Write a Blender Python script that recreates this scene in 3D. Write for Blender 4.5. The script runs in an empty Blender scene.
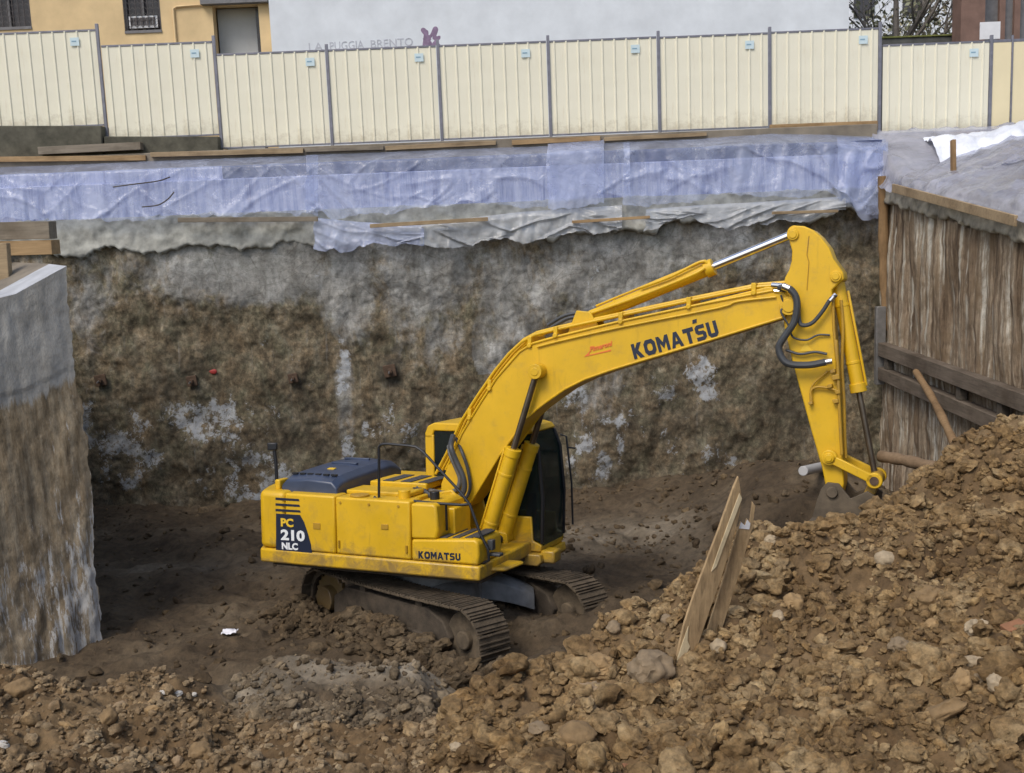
import bpy, bmesh, math, random
import numpy as np
from mathutils import Matrix, Vector, Quaternion

random.seed(7)
rng = np.random.default_rng(7)
SC = bpy.context.scene
COL = SC.collection
PI = math.pi

# ------------------------------------------------------------------ camera
FPX, TH, RO, CH = 1120.0, math.radians(9), 0.04, 6.07
_c, _s = math.cos(TH), math.sin(TH)
_R = np.array([1, 0, 0.]); _U = np.array([0, _s, _c]); _F = np.array([0, _c, -_s])
CR = math.cos(RO) * _R - math.sin(RO) * _U
CU = math.sin(RO) * _R + math.cos(RO) * _U
CC = np.array([0, 0, CH])
cam_d = bpy.data.cameras.new('camera'); cam = bpy.data.objects.new('camera', cam_d); COL.objects.link(cam)
cam_d.sensor_width = 36; cam_d.lens = 36 * FPX / 1024; cam_d.clip_start = .05; cam_d.clip_end = 2000
mw = Matrix.Identity(4)
for i in range(3):
    mw[i][0] = CR[i]; mw[i][1] = CU[i]; mw[i][2] = -_F[i]; mw[i][3] = CC[i]
cam.matrix_world = mw
SC.camera = cam

def ray(px, py): return _F + CR * (px - 512) / FPX - CU * (py - 386.5) / FPX
def atY(px, py, Y): d = ray(px, py); return CC + d * (Y / d[1])
def atX(px, py, X): d = ray(px, py); return CC + d * (X / d[0])
def atZ(px, py, Z): d = ray(px, py); return CC + d * ((Z - CH) / d[2])
def atP(px, py, p0, n): d = ray(px, py); n = np.asarray(n, float); return CC + d * (((np.asarray(p0) - CC) @ n) / (d @ n))

# ------------------------------------------------------------------ numpy noise
def _hash(ix, iy, iz, seed):
    h = (ix * 374761393 + iy * 668265263 + iz * 2147483647 + seed * 974634777) & 0xffffffff
    h = ((h ^ (h >> 13)) * 1274126177) & 0xffffffff
    h = ((h ^ (h >> 16)) * 2246822519) & 0xffffffff
    return ((h ^ (h >> 15)) & 0xffffff) / float(0xffffff)
def vnoise(x, y, z=None, seed=0):
    x = np.asarray(x, float); y = np.asarray(y, float)
    z = np.zeros_like(x) if z is None else np.asarray(z, float)
    ix, iy, iz = np.floor(x).astype(np.int64), np.floor(y).astype(np.int64), np.floor(z).astype(np.int64)
    fx, fy, fz = x - ix, y - iy, z - iz
    u, v, w = [f * f * f * (f * (f * 6 - 15) + 10) for f in (fx, fy, fz)]
    r = 0
    for a in (0, 1):
        for b in (0, 1):
            for c in (0, 1):
                r = r + _hash(ix + a, iy + b, iz + c, seed) * (u if a else 1 - u) * (v if b else 1 - v) * (w if c else 1 - w)
    return r * 2 - 1
def fbm(x, y, z=None, octv=4, seed=0, gain=.5):
    r = 0; a = 1.; f = 1.
    for k in range(octv):
        r = r + a * vnoise(np.asarray(x) * f, np.asarray(y) * f, None if z is None else np.asarray(z) * f, seed + k * 17)
        a *= gain; f *= 2.03
    return r

# ------------------------------------------------------------------ materials
def mat(name):
    m = bpy.data.materials.new(name); m.use_nodes = True
    nt = m.node_tree; b = nt.nodes['Principled BSDF']
    return m, nt, b
def N(nt, t, **kw):
    n = nt.nodes.new(t)
    for k, v in kw.items():
        if k in n.inputs.keys(): n.inputs[k].default_value = v
        else: setattr(n, k, v)
    return n
def L(nt, a, b): nt.links.new(a, b)
def ramp(nt, fac, stops, interp='LINEAR'):
    r = nt.nodes.new('ShaderNodeValToRGB'); r.color_ramp.interpolation = interp
    e = r.color_ramp.elements
    while len(e) < len(stops): e.new(.5)
    for k, (p, c) in enumerate(stops):
        e[k].position = p; e[k].color = (*c, 1) if len(c) == 3 else c
    L(nt, fac, r.inputs[0]); return r.outputs[0]
def noise(nt, scale, detail=4, rough=.55, vec=None, dist=0.):
    n = N(nt, 'ShaderNodeTexNoise'); n.inputs['Scale'].default_value = scale
    n.inputs['Detail'].default_value = detail; n.inputs['Roughness'].default_value = rough
    n.inputs['Distortion'].default_value = dist
    if vec is not None: L(nt, vec, n.inputs['Vector'])
    return n.outputs['Fac']
def coord(nt, scale=(1, 1, 1), kind='Object'):
    t = N(nt, 'ShaderNodeTexCoord'); mp = N(nt, 'ShaderNodeMapping'); mp.inputs['Scale'].default_value = scale
    L(nt, t.outputs[kind], mp.inputs['Vector']); return mp.outputs[0]
def mix(nt, fac, a, b, mode='MIX'):
    m = N(nt, 'ShaderNodeMix', data_type='RGBA', blend_type=mode)
    for sock, v in ((m.inputs[0], fac), (m.inputs[6], a), (m.inputs[7], b)):
        if hasattr(v, 'is_output'): L(nt, v, sock)
        elif isinstance(v, (int, float)): sock.default_value = v
        else: sock.default_value = (*v, 1)
    return m.outputs[2]
def bump(nt, b, h, strength=.5, dist=.02):
    n = N(nt, 'ShaderNodeBump'); n.inputs['Strength'].default_value = strength; n.inputs['Distance'].default_value = dist
    L(nt, h, n.inputs['Height']); L(nt, n.outputs[0], b.inputs['Normal'])

M = {}
def flat(name, col, rough=.6, metal=0., var=.12, scale=6., bumps=0., spec=.5):
    m, nt, b = mat(name)
    v = coord(nt)
    n = noise(nt, scale, 6, .6, v)
    lo = tuple(c * (1 - var) for c in col); hi = tuple(min(1, c * (1 + var)) for c in col)
    L(nt, ramp(nt, n, [(.3, lo), (.7, hi)]), b.inputs['Base Color'])
    b.inputs['Roughness'].default_value = rough; b.inputs['Metallic'].default_value = metal
    b.inputs['Specular IOR Level'].default_value = spec
    if bumps: bump(nt, b, noise(nt, scale * 6, 4, .6, v), bumps, .01)
    M[name] = m; return m

def soil(name, cols, tint=True, s=1., bumpd=.03):
    m, nt, b = mat(name)
    v = coord(nt)
    n1 = noise(nt, .9 * s, 6, .62, v); n2 = noise(nt, 7 * s, 6, .65, v)
    c = ramp(nt, n1, [(.32, cols[0]), (.5, cols[1]), (.68, cols[2])])
    sp = ramp(nt, n2, [(.32, (.42, .42, .42)), (.5, (1, 1, 1)), (.66, (1.5, 1.46, 1.4))])
    c = mix(nt, .8, c, sp, 'MULTIPLY')
    if tint:
        at = N(nt, 'ShaderNodeAttribute', attribute_name='tint')
        tc = ramp(nt, at.outputs['Fac'], [(0, (.55, .5, .46)), (.35, (.95, .9, .82)), (.7, (1.15, 1.12, 1.05)), (.9, (1.35, 1.25, 1.05)), (1, (1.8, 1.72, 1.55))])
        c = mix(nt, 1., c, tc, 'MULTIPLY')
    L(nt, c, b.inputs['Base Color'])
    b.inputs['Roughness'].default_value = .92; b.inputs['Specular IOR Level'].default_value = .2
    bump(nt, b, noise(nt, 26 * s, 8, .7, v), .9, bumpd)
    M[name] = m; return m

# yellow machine paint: faded, dusty at the bottom of panels, small scuffs
def paint(name, col, dust=.35):
    m, nt, b = mat(name)
    v = coord(nt)
    c = ramp(nt, noise(nt, 1.6, 5, .6, v), [(.3, tuple(x * .9 for x in col)), (.7, tuple(min(1, x * 1.08) for x in col))])
    d = ramp(nt, noise(nt, 5, 8, .7, v), [(.52, (0, 0, 0)), (.75, (dust, dust, dust))])
    c = mix(nt, d, c, (.26, .17, .07))
    sc_ = ramp(nt, noise(nt, 30, 3, .6, v), [(.70, (0, 0, 0)), (.74, (.5, .5, .5))])
    c = mix(nt, sc_, c, (.22, .13, .03))
    sx = N(nt, 'ShaderNodeSeparateXYZ'); L(nt, v, sx.inputs[0])
    mr = N(nt, 'ShaderNodeMapRange'); L(nt, sx.outputs[2], mr.inputs[0]); mr.inputs[1].default_value = 1.75; mr.inputs[2].default_value = .95; mr.inputs[3].default_value = 0.; mr.inputs[4].default_value = .34
    ad = N(nt, 'ShaderNodeMath', operation='ADD'); L(nt, mr.outputs[0], ad.inputs[0]); L(nt, noise(nt, 3.2, 9, .74, v, .5), ad.inputs[1])
    c = mix(nt, ramp(nt, ad.outputs[0], [(.66, (0, 0, 0)), (.86, (.75, .75, .75))]), c, (.17, .115, .06))
    gr_ = ramp(nt, noise(nt, 2.0, 7, .7, coord(nt, (5, 5, .6)), .2), [(.58, (0, 0, 0)), (.72, (.30,) * 3)])
    c = mix(nt, gr_, c, (.20, .12, .02))
    L(nt, c, b.inputs['Base Color'])
    L(nt, ramp(nt, noise(nt, 4, 5, .6, v), [(.3, (.34,) * 3), (.7, (.55,) * 3)]), b.inputs['Roughness'])
    M[name] = m
paint('yellow', (.66, .395, .010)); paint('yellow_dirty', (.42, .24, .02), .9)
flat('hood_paint', (.040, .056, .100), .36, 0, .25, 3)
flat('black', (.012, .013, .016), .45)
flat('decal_navy', (.012, .018, .04), .4, 0, .05)
flat('decal_white', (.75, .77, .78), .5, 0, .05)
flat('decal_yellow', (.75, .48, .03), .5, 0, .05)
flat('decal_orange', (.70, .16, .03), .5, 0, .05)
flat('chrome', (.78, .78, .80), .16, 1., .05)
flat('steel_dull', (.26, .25, .24), .5, .6, .2)
flat('rubber', (.045, .048, .052), .5, 0, .25)
flat('grip_pad', (.055, .055, .058), .8, 0, .3, 20)
flat('seat_cloth', (.12, .12, .125), .9)
flat('muddy_steel', (.062, .047, .032), .9, 0, .55, 5, .9)
flat('mud_crust', (.095, .071, .045), .95, 0, .45, 6, .9)
flat('carbody_grey', (.19, .19, .185), .7, .1, .35, 4, .4)
flat('bucket_steel', (.105, .080, .052), .75, .15, .4, 5, .4)
def glass(name, col, rough=.05):
    m, nt, b = mat(name)
    b.inputs['Base Color'].default_value = (*col, 1); b.inputs['Roughness'].default_value = rough
    b.inputs['Specular IOR Level'].default_value = .8
    tr = N(nt, 'ShaderNodeBsdfTransparent'); tr.inputs[0].default_value = (.55, .68, .66, 1)
    ms = N(nt, 'ShaderNodeMixShader'); ms.inputs[0].default_value = .42
    L(nt, tr.outputs[0], ms.inputs[1]); L(nt, b.outputs[0], ms.inputs[2])
    L(nt, ms.outputs[0], nt.nodes['Material Output'].inputs['Surface']); M[name] = m
glass('cab_glass', (.012, .022, .028))

soil('clod', [(.135, .086, .042), (.255, .175, .090), (.38, .29, .172)], True, 2.2)
soil('clod_grey', [(.135, .094, .054), (.25, .182, .110), (.36, .285, .19)], True, 2.2)
soil('ledge_clod', [(.10, .077, .052), (.185, .148, .103), (.29, .24, .175)], True, 2.)
soil('floor_clod', [(.070, .051, .032), (.10, .074, .047), (.14, .108, .072)], True, 1.5)
flat('stone_pale', (.36, .28, .18), .85, 0, .25, 9, .6)
flat('stone_grey', (.225, .165, .10), .9, 0, .3, 7, .6)
flat('stone_brown', (.215, .14, .066), .92, 0, .3, 7, .7)
flat('stone_pink', (.29, .205, .12), .88, 0, .25, 7, .6)
flat('stone_ochre', (.30, .195, .09), .88, 0, .3, 9, .6)
flat('stone_white', (.50, .47, .42), .8, 0, .15, 9, .4)
flat('brick_orange', (.27, .125, .06), .9, 0, .2, 14, .5)
flat('paper', (.75, .74, .78), .8, 0, .06)
flat('pvc_white', (.48, .47, .46), .4, 0, .08)

def wood(name, col, axis=0, var=.3):
    m, nt, b = mat(name)
    sc = [14, 14, 14]; sc[axis] = 1.2
    v = coord(nt, tuple(sc))
    n = noise(nt, 1.5, 7, .65, v, .6)
    c = ramp(nt, n, [(.25, tuple(x * (1 - var) for x in col)), (.5, col), (.75, tuple(min(1, x * (1 + var)) for x in col))])
    st = ramp(nt, noise(nt, 1.2, 6, .65, coord(nt)), [(.42, (1, 1, 1)), (.70, (.42, .38, .34))])
    L(nt, mix(nt, .8, c, st, 'MULTIPLY'), b.inputs['Base Color']); b.inputs['Roughness'].default_value = .85
    b.inputs['Specular IOR Level'].default_value = .25
    bump(nt, b, n, .4, .006); M[name] = m
wood('board_tan', (.33, .245, .15)); wood('board_orange', (.36, .24, .125)); wood('board_grey', (.23, .195, .15))
wood('board_dark', (.10, .085, .068)); wood('board_up', (.44, .31, .17), 2, .5); wood('board_fresh', (.74, .62, .40), 2, .12); wood('post_up', (.27, .17, .085), 2)
wood('log_bark', (.24, .165, .10), 0)

# pile wall of the far side: brown soil skin, cement patches, dark wet stains
def pilewall(name, base, streak=(1, 1, 1), pale=(.36, .36, .33), pale_amt=.6, zcap=None, cap=(.38, .385, .37), stain=.5, palepos=.56):
    m, nt, b = mat(name)
    v0 = coord(nt); v = coord(nt, streak)
    big = noise(nt, .55, 5, .6, v0); mid = noise(nt, 1.7, 8, .68, v, .4); fine = noise(nt, 8, 8, .7, v)
    c = ramp(nt, mid, [(.30, base[0]), (.48, base[1]), (.66, base[2])])
    f2 = ramp(nt, fine, [(.28, (.5, .5, .5)), (.5, (1, 1, 1)), (.75, (1.5, 1.45, 1.4))])
    c = mix(nt, .85, c, f2, 'MULTIPLY')
    pm = noise(nt, 1.15, 9, .72, v, .8)
    pf = ramp(nt, pm, [(palepos - .03, (0, 0, 0)), (palepos + .09, (pale_amt,) * 3)])
    c = mix(nt, pf, c, pale)
    spl = ramp(nt, noise(nt, 4.2, 6, .7, v, .5), [(.62, (0, 0, 0)), (.68, (.75,) * 3)])
    gate = ramp(nt, big, [(.42, (0, 0, 0)), (.6, (1, 1, 1))])
    c = mix(nt, mix(nt, 1., spl, gate, 'MULTIPLY'), c, tuple(x * 1.25 for x in pale))
    dk = ramp(nt, noise(nt, .8, 6, .65, v), [(.36, (stain,) * 3), (.5, (0, 0, 0))])
    c = mix(nt, dk, c, tuple(x * .55 for x in base[0]))
    if zcap is not None:
        t = N(nt, 'ShaderNodeTexCoord'); sx = N(nt, 'ShaderNodeSeparateXYZ'); L(nt, t.outputs['Object'], sx.inputs[0])
        ad = N(nt, 'ShaderNodeMath', operation='MULTIPLY_ADD'); L(nt, noise(nt, 2.4, 6, .7, coord(nt, (1, 1, .5))), ad.inputs[0]); ad.inputs[1].default_value = 1.1; L(nt, sx.outputs[2], ad.inputs[2])
        mr = N(nt, 'ShaderNodeMapRange'); L(nt, ad.outputs[0], mr.inputs[0])
        mr.inputs[1].default_value = zcap + .45; mr.inputs[2].default_value = zcap + .62
        cc = ramp(nt, noise(nt, 3, 7, .65, v0), [(.3, tuple(x * .72 for x in cap)), (.7, tuple(x * 1.15 for x in cap))])
        c = mix(nt, mr.outputs[0], c, cc)
    L(nt, c, b.inputs['Base Color']); b.inputs['Roughness'].default_value = .9; b.inputs['Specular IOR Level'].default_value = .25
    bump(nt, b, fine, .8, .03); M[name] = m

# ------------------------------------------------------------------ mesh builder
class MB:
    def __init__(s): s.v = []; s.f = []
    def add(s, v, f):
        o = len(s.v); s.v += [tuple(map(float, p)) for p in v]; s.f += [tuple(i + o for i in q) for q in f]; return s
    def box(s, lo, hi, taper=None):
        (x0, y0, z0), (x1, y1, z1) = lo, hi
        return s.add([(x0, y0, z0), (x1, y0, z0), (x1, y1, z0), (x0, y1, z0), (x0, y0, z1), (x1, y0, z1), (x1, y1, z1), (x0, y1, z1)],
                     [(0, 3, 2, 1), (4, 5, 6, 7), (0, 1, 5, 4), (1, 2, 6, 5), (2, 3, 7, 6), (3, 0, 4, 7)])
    def obox(s, c, ax, ay, az, h):
        c, ax, ay, az = [np.asarray(q, float) for q in (c, ax, ay, az)]
        pts = [c + ax * h[0] * i + ay * h[1] * j + az * h[2] * k for k in (-1, 1) for i, j in ((-1, -1), (1, -1), (1, 1), (-1, 1))]
        return s.add(pts, [(0, 3, 2, 1), (4, 5, 6, 7), (0, 1, 5, 4), (1, 2, 6, 5), (2, 3, 7, 6), (3, 0, 4, 7)])
    def bar(s, p, q, w, h, up=(0, 0, 1)):
        p, q = np.asarray(p, float), np.asarray(q, float); d = q - p; l = np.linalg.norm(d); d /= l
        r = np.cross(d, up); r /= np.linalg.norm(r); u = np.cross(r, d)
        return s.obox((p + q) / 2, d, r, u, (l / 2, w / 2, h / 2))
    def prism_xz(s, o, y0, y1):
        n = len(o); A = sum(o[i][0] * o[(i + 1) % n][1] - o[(i + 1) % n][0] * o[i][1] for i in range(n))
        if A < 0: o = o[::-1]
        if y0 > y1: y0, y1 = y1, y0
        v = [(x, y0, z) for x, z in o] + [(x, y1, z) for x, z in o]
        return s.add(v, [tuple(range(n)), tuple(range(2 * n - 1, n - 1, -1))] + [(i, i + n, (i + 1) % n + n, (i + 1) % n) for i in range(n)])
    def prism_xy(s, o, z0, z1):
        n = len(o); A = sum(o[i][0] * o[(i + 1) % n][1] - o[(i + 1) % n][0] * o[i][1] for i in range(n))
        if A < 0: o = o[::-1]
        v = [(x, y, z0) for x, y in o] + [(x, y, z1) for x, y in o]
        return s.add(v, [tuple(range(n - 1, -1, -1)), tuple(range(n, 2 * n))] + [(i, (i + 1) % n, (i + 1) % n + n, i + n) for i in range(n)])
    def slab(s, pts, nrm, th):                      # polygon in space given a thickness along -nrm
        n = len(pts); nrm = np.asarray(nrm, float); nrm /= np.linalg.norm(nrm)
        a = [np.asarray(p, float) for p in pts]; b_ = [p - nrm * th for p in a]
        k = sum((np.cross(a[i] - a[0], a[(i + 1) % n] - a[0]) for i in range(n)), np.zeros(3)) @ nrm
        if k < 0: a, b_ = a[::-1], b_[::-1]
        return s.add(a + b_, [tuple(range(n)), tuple(range(2 * n - 1, n - 1, -1))] + [(i, i + n, (i + 1) % n + n, (i + 1) % n) for i in range(n)])
    def tube(s, P, r, n=8, caps=True):
        P = [np.asarray(p, float) for p in P]; m = len(P); rr = r if hasattr(r, '__len__') else [r] * m
        up = None; v = []
        for i in range(m):
            d = P[min(i + 1, m - 1)] - P[max(i - 1, 0)]; d /= np.linalg.norm(d) + 1e-9
            if up is None: up = np.cross(d, (0, 0, 1)) if abs(d[2]) < .9 else np.cross(d, (1, 0, 0))
            up = up - d * (up @ d); up /= np.linalg.norm(up); w = np.cross(d, up)
            v += [P[i] + rr[i] * (up * math.cos(2 * PI * k / n) + w * math.sin(2 * PI * k / n)) for k in range(n)]
        f = [(i * n + k, i * n + (k + 1) % n, (i + 1) * n + (k + 1) % n, (i + 1) * n + k) for i in range(m - 1) for k in range(n)]
        if caps: f += [tuple(range(n - 1, -1, -1)), tuple(range((m - 1) * n, m * n))]
        return s.add(v, f)
    def cyl(s, p, q, r, n=20, r2=None): return s.tube([p, q], [r, r if r2 is None else r2], n)
    def build(s, name, m, parent=None, bevel=0, smooth=35, seg=2):
        me = bpy.data.meshes.new(name); me.from_pydata(s.v, [], s.f); me.update()
        if m is not None: me.materials.append(M[m])
        if smooth:
            me.polygons.foreach_set('use_smooth', [True] * len(me.polygons)); me.set_sharp_from_angle(angle=math.radians(smooth))
        o = bpy.data.objects.new(name, me); COL.objects.link(o)
        if parent is not None: o.parent = parent
        if bevel:
            b = o.modifiers.new('bevel', 'BEVEL'); b.width = bevel; b.segments = seg; b.limit_method = 'ANGLE'; b.angle_limit = math.radians(40)
            b.harden_normals = False
        return o

def tag(o, label=None, cat=None, group=None, kind=None):
    if label: o['label'] = label
    if cat: o['category'] = cat
    if group: o['group'] = group
    if kind: o['kind'] = kind
    return o
def empty(name, loc, label, cat, group=None):
    o = bpy.data.objects.new(name, None); COL.objects.link(o); o.location = loc; o.empty_display_size = .3
    return tag(o, label, cat, group)
def smooth_path(P, n=6):
    P = [np.asarray(p, float) for p in P]; out = []
    Q = [2 * P[0] - P[1]] + P + [2 * P[-1] - P[-2]]
    for i in range(1, len(Q) - 2):
        a, b, c, d = Q[i - 1:i + 3]
        for k in range(n):
            t = k / n; out.append(.5 * (2 * b + (c - a) * t + (2 * a - 5 * b + 4 * c - d) * t * t + (3 * b - a - 3 * c + d) * t ** 3))
    out.append(P[-1]); return out
def mesh_np(name, V, Fq, m, attrs=None, smooth=True, parent=None):
    V = np.asarray(V, np.float32); Fq = np.asarray(Fq, np.int32); k = Fq.shape[1]
    me = bpy.data.meshes.new(name); me.vertices.add(len(V)); me.vertices.foreach_set('co', V.ravel())
    me.loops.add(Fq.size); me.loops.foreach_set('vertex_index', Fq.ravel())
    me.polygons.add(len(Fq)); me.polygons.foreach_set('loop_start', np.arange(0, Fq.size, k, dtype=np.int32))
    if attrs:
        for n_, a in attrs.items():
            at = me.attributes.new(n_, 'FLOAT', 'POINT'); at.data.foreach_set('value', np.asarray(a, np.float32).ravel())
    me.update(calc_edges=True); me.validate()
    if smooth: me.polygons.foreach_set('use_smooth', np.ones(len(Fq), bool))
    me.materials.append(M[m]); o = bpy.data.objects.new(name, me); COL.objects.link(o)
    if parent is not None: o.parent = parent
    return o
def gridfaces(nu, nv):                              # index = j*nu + i
    i, j = np.meshgrid(np.arange(nu - 1), np.arange(nv - 1)); a = (j * nu + i).ravel()
    return np.stack([a, a + 1, a + nu + 1, a + nu], 1)

# ------------------------------------------------------------------ pit terrain
ctrl = []
def C_(px, py, Y): ctrl.append(atY(px, py, Y))
def W_(x, y, z): ctrl.append(np.array([x, y, z], float))
CREST = [(440, 735, 10.6), (480, 704, 10.9), (520, 684, 11.2), (560, 664, 11.3), (600, 636, 11.5), (640, 606, 11.7), (690, 576, 11.9), (745, 538, 12.1),
         (800, 527, 12.3), (850, 525, 12.4), (900, 496, 12.6), (950, 456, 12.8), (1000, 432, 13.0), (1040, 418, 13.1), (1100, 400, 13.3)]
for p in CREST: C_(*p)
for p in [(450, 773, 9.4), (600, 773, 8.9), (750, 773, 8.5), (900, 773, 8.1), (1024, 773, 7.8), (1150, 773, 7.6), (700, 680, 10.3), (850, 650, 10.2), (1000, 610, 10.3),
          (1150, 560, 10.4), (900, 570, 11.2), (1000, 510, 11.9), (600, 720, 10.0), (620, 680, 10.8), (780, 600, 11.3)]: C_(*p)
# hollow behind the crest
for (px, py, Y) in CREST[:11]:
    p = atY(px, py, Y); W_(p[0] - .15, Y + .7, max(.1, p[2] * .62)); W_(p[0] - .1, Y + 1.6, max(.05, p[2] * .22))
for p in [(7.3, 15.0, 2.0), (7.6, 17, 1.2), (7.6, 19, .6), (7.3, 21, .2), (6.2, 15.2, 1.0), (5.4, 15.0, .35), (6.4, 17.2, .6)]: W_(*p)
# left foreground heaps and the flat ledge
for p in [(-40, 672, 12.6), (0, 676, 12.6), (45, 670, 12.6), (100, 692, 12.5), (150, 666, 12.5), (200, 690, 12.3), (235, 704, 12.2), (0, 773, 10.2), (-100, 773, 10.2), (150, 773, 10.2), (300, 773, 10.1), (80, 720, 11.3), (200, 730, 11.2),
          (265, 670, 13.0), (310, 666, 13.1), (350, 665, 13.1), (395, 668, 13.05), (430, 672, 13.0), (270, 696, 12.3), (320, 698, 12.25), (370, 700, 12.2), (428, 702, 12.2), (300, 724, 11.6), (350, 732, 11.3), (410, 735, 11.3), (390, 773, 10.0)]: C_(*p)
for x in (-7, -5.5, -4.4, -3.5): W_(x, 13.35, .02)
for x in (-3.2, -2.4, -1.6, -1.0): W_(x, 13.75, .05)
W_(-.55, 13.2, .12); W_(-.6, 12.4, .30)
for x in np.arange(-13, 8, 1.5):
    for y in (14.4, 15.5, 17, 18.5, 20, 22, 24):
        if not (x > .2 and y < 15.2) and not (x > 3.2) and not (x < -6.5 and y < 15): W_(x, y, .05 * math.sin(x * 2.1 + y))
for y in (16.2, 18, 20): W_(2.2, y, 0); 
for y in (16.2, 17.6): W_(3.6, y, .05); W_(4.8, y, .1)
# brown heap against the far wall behind the arm
for p in [(760, 470, 20.6), (800, 462, 20.6), (840, 470, 20.8), (720, 500, 20.4), (770, 505, 18.8), (830, 510, 18.6), (790, 545, 17.2), (870, 480, 21)]: C_(*p)
# the bank the photograph was taken from
for x in (-13, -9, -5, -1, 3, 7): W_(x, 1.0, 4.35); W_(x, -2, 4.5); W_(x, 3.5, 3.2); W_(x, 6.0, 1.75)
ctrl = np.array(ctrl)
def tps_fit(P, lam=.004):
    n = len(P); d = np.linalg.norm(P[:, None, :2] - P[None, :, :2], axis=2); K = d * d * np.log(d + 1e-9)
    A = np.zeros((n + 3, n + 3)); A[:n, :n] = K + lam * np.eye(n); A[:n, n] = 1; A[:n, n + 1:] = P[:, :2]; A[n:, :n] = A[:n, n:].T
    return np.linalg.solve(A, np.r_[P[:, 2], 0, 0, 0])
_w = tps_fit(ctrl)
def base_h(x, y):
    x = np.asarray(x, float); y = np.asarray(y, float); sh = x.shape; x = x.ravel(); y = y.ravel(); r = np.zeros(len(x))
    for k in range(0, len(x), 20000):
        a = x[k:k + 20000, None]; b = y[k:k + 20000, None]; d = np.sqrt((a - ctrl[:, 0]) ** 2 + (b - ctrl[:, 1]) ** 2)
        r[k:k + 20000] = (d * d * np.log(d + 1e-9)) @ _w[:-3] + _w[-3] + _w[-2] * a[:, 0] + _w[-1] * b[:, 0]
    return np.clip(r, -.15, 4.6).reshape(sh)
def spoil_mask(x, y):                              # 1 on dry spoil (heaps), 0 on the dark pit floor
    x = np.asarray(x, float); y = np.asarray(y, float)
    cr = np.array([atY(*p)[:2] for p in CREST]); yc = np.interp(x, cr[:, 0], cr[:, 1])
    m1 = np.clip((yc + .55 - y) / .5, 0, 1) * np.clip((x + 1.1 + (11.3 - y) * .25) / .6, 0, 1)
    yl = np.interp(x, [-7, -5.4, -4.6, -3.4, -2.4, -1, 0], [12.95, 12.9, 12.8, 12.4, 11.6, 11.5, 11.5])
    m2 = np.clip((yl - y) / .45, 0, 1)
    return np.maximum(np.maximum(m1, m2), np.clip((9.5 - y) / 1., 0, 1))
def ruts(x, y):
    # caterpillar ruts trailing behind the machine
    d = (x + 1.07) * math.sin(.80) + (y - 16.0) * math.cos(.80); l = (x + 1.07) * math.cos(.80) - (y - 16.0) * math.sin(.80)
    r = 0
    for off in (-1.0, 1.0): r = r + np.exp(-((d - off) / .34) ** 2) * np.clip((1.0 - l) / 2, 0, 1)
    return -.10 * r * (1 + .25 * np.sin(l * 33))
def track_mud(x, y):
    a = .417 + .395; d = (x + 1.07) * math.sin(a) + (y - 16.03) * math.cos(a); l = (x + 1.07) * math.cos(a) - (y - 16.03) * math.sin(a)
    e = np.clip((2.3 - np.abs(l)) / .5, 0, 1)
    return e * (.50 * np.exp(-((d + 1.40) / .24) ** 2) * (.72 + .28 * np.sin(l * 2.2 + 1)) + .34 * np.exp(-((d - .35) / .6) ** 2)) + .30 * np.exp(-((d - 1.0) / .45) ** 2) * np.exp(-((l - 2.25) / .45) ** 2) + .30 * np.exp(-((l - 2.45) / .35) ** 2) * np.clip((1.6 - np.abs(d)) / .5, 0, 1)
def height(x, y, fine=True):
    h = base_h(x, y) + track_mud(np.asarray(x, float), np.asarray(y, float)); m = spoil_mask(x, y)
    w1 = fbm(x * .9, y * .9, octv=3, seed=3); h = h + .07 * w1
    h = h + m * (.13 * fbm(x * 2.0, y * 2.0, octv=3, seed=11)) + (1 - m) * (.045 * fbm(x * 2.4, y * 2.4, octv=3, seed=12)) + (1 - m) * ruts(x, y)
    if fine:
        rd = np.abs(vnoise(x * 5.5, y * 5.5, seed=21)); h = h + m * .09 * (rd - .3) + (.02 + .03 * m) * fbm(x * 9, y * 9, octv=3, seed=31)
        h = h + .07 * np.exp(-(((x + 2.0) / 1.5) ** 2 + ((y - 12.2) / 1.0) ** 2) ** 2) * np.abs(fbm(x * 6, y * 6, octv=4, seed=41))
        lump = np.clip(vnoise(x * 3.1, y * 3.1, seed=77), 0, 1); h = h + (1 - m) * .10 * lump ** 1.5
    return h

M['pit_ground'] = None
def pit_ground_material():
    m, nt, b = mat('pit_ground')
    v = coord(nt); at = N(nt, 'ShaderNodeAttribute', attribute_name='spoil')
    def layer(cols):
        c = ramp(nt, noise(nt, .8, 7, .62, v), [(.32, cols[0]), (.5, cols[1]), (.68, cols[2])])
        return mix(nt, .85, c, ramp(nt, noise(nt, 8, 7, .68, v), [(.3, (.5, .5, .5)), (.5, (1, 1, 1)), (.72, (1.4, 1.35, 1.3))]), 'MULTIPLY')
    a = layer([(.058, .041, .025), (.092, .066, .040), (.14, .106, .068)]); s_ = layer([(.095, .058, .028), (.16, .103, .051), (.24, .165, .088)])  # spoil tone set below the clods' to paint shade into the gaps between them
    led = N(nt, 'ShaderNodeAttribute', attribute_name='dry')
    a = mix(nt, led.outputs['Fac'], a, layer([(.15, .122, .086), (.245, .205, .15), (.36, .31, .235)]))
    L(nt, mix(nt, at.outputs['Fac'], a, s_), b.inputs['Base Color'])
    b.inputs['Roughness'].default_value = .9; b.inputs['Specular IOR Level'].default_value = .25
    bump(nt, b, noise(nt, 24, 8, .72, v), .9, .035); M['pit_ground'] = m
pit_ground_material()

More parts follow.
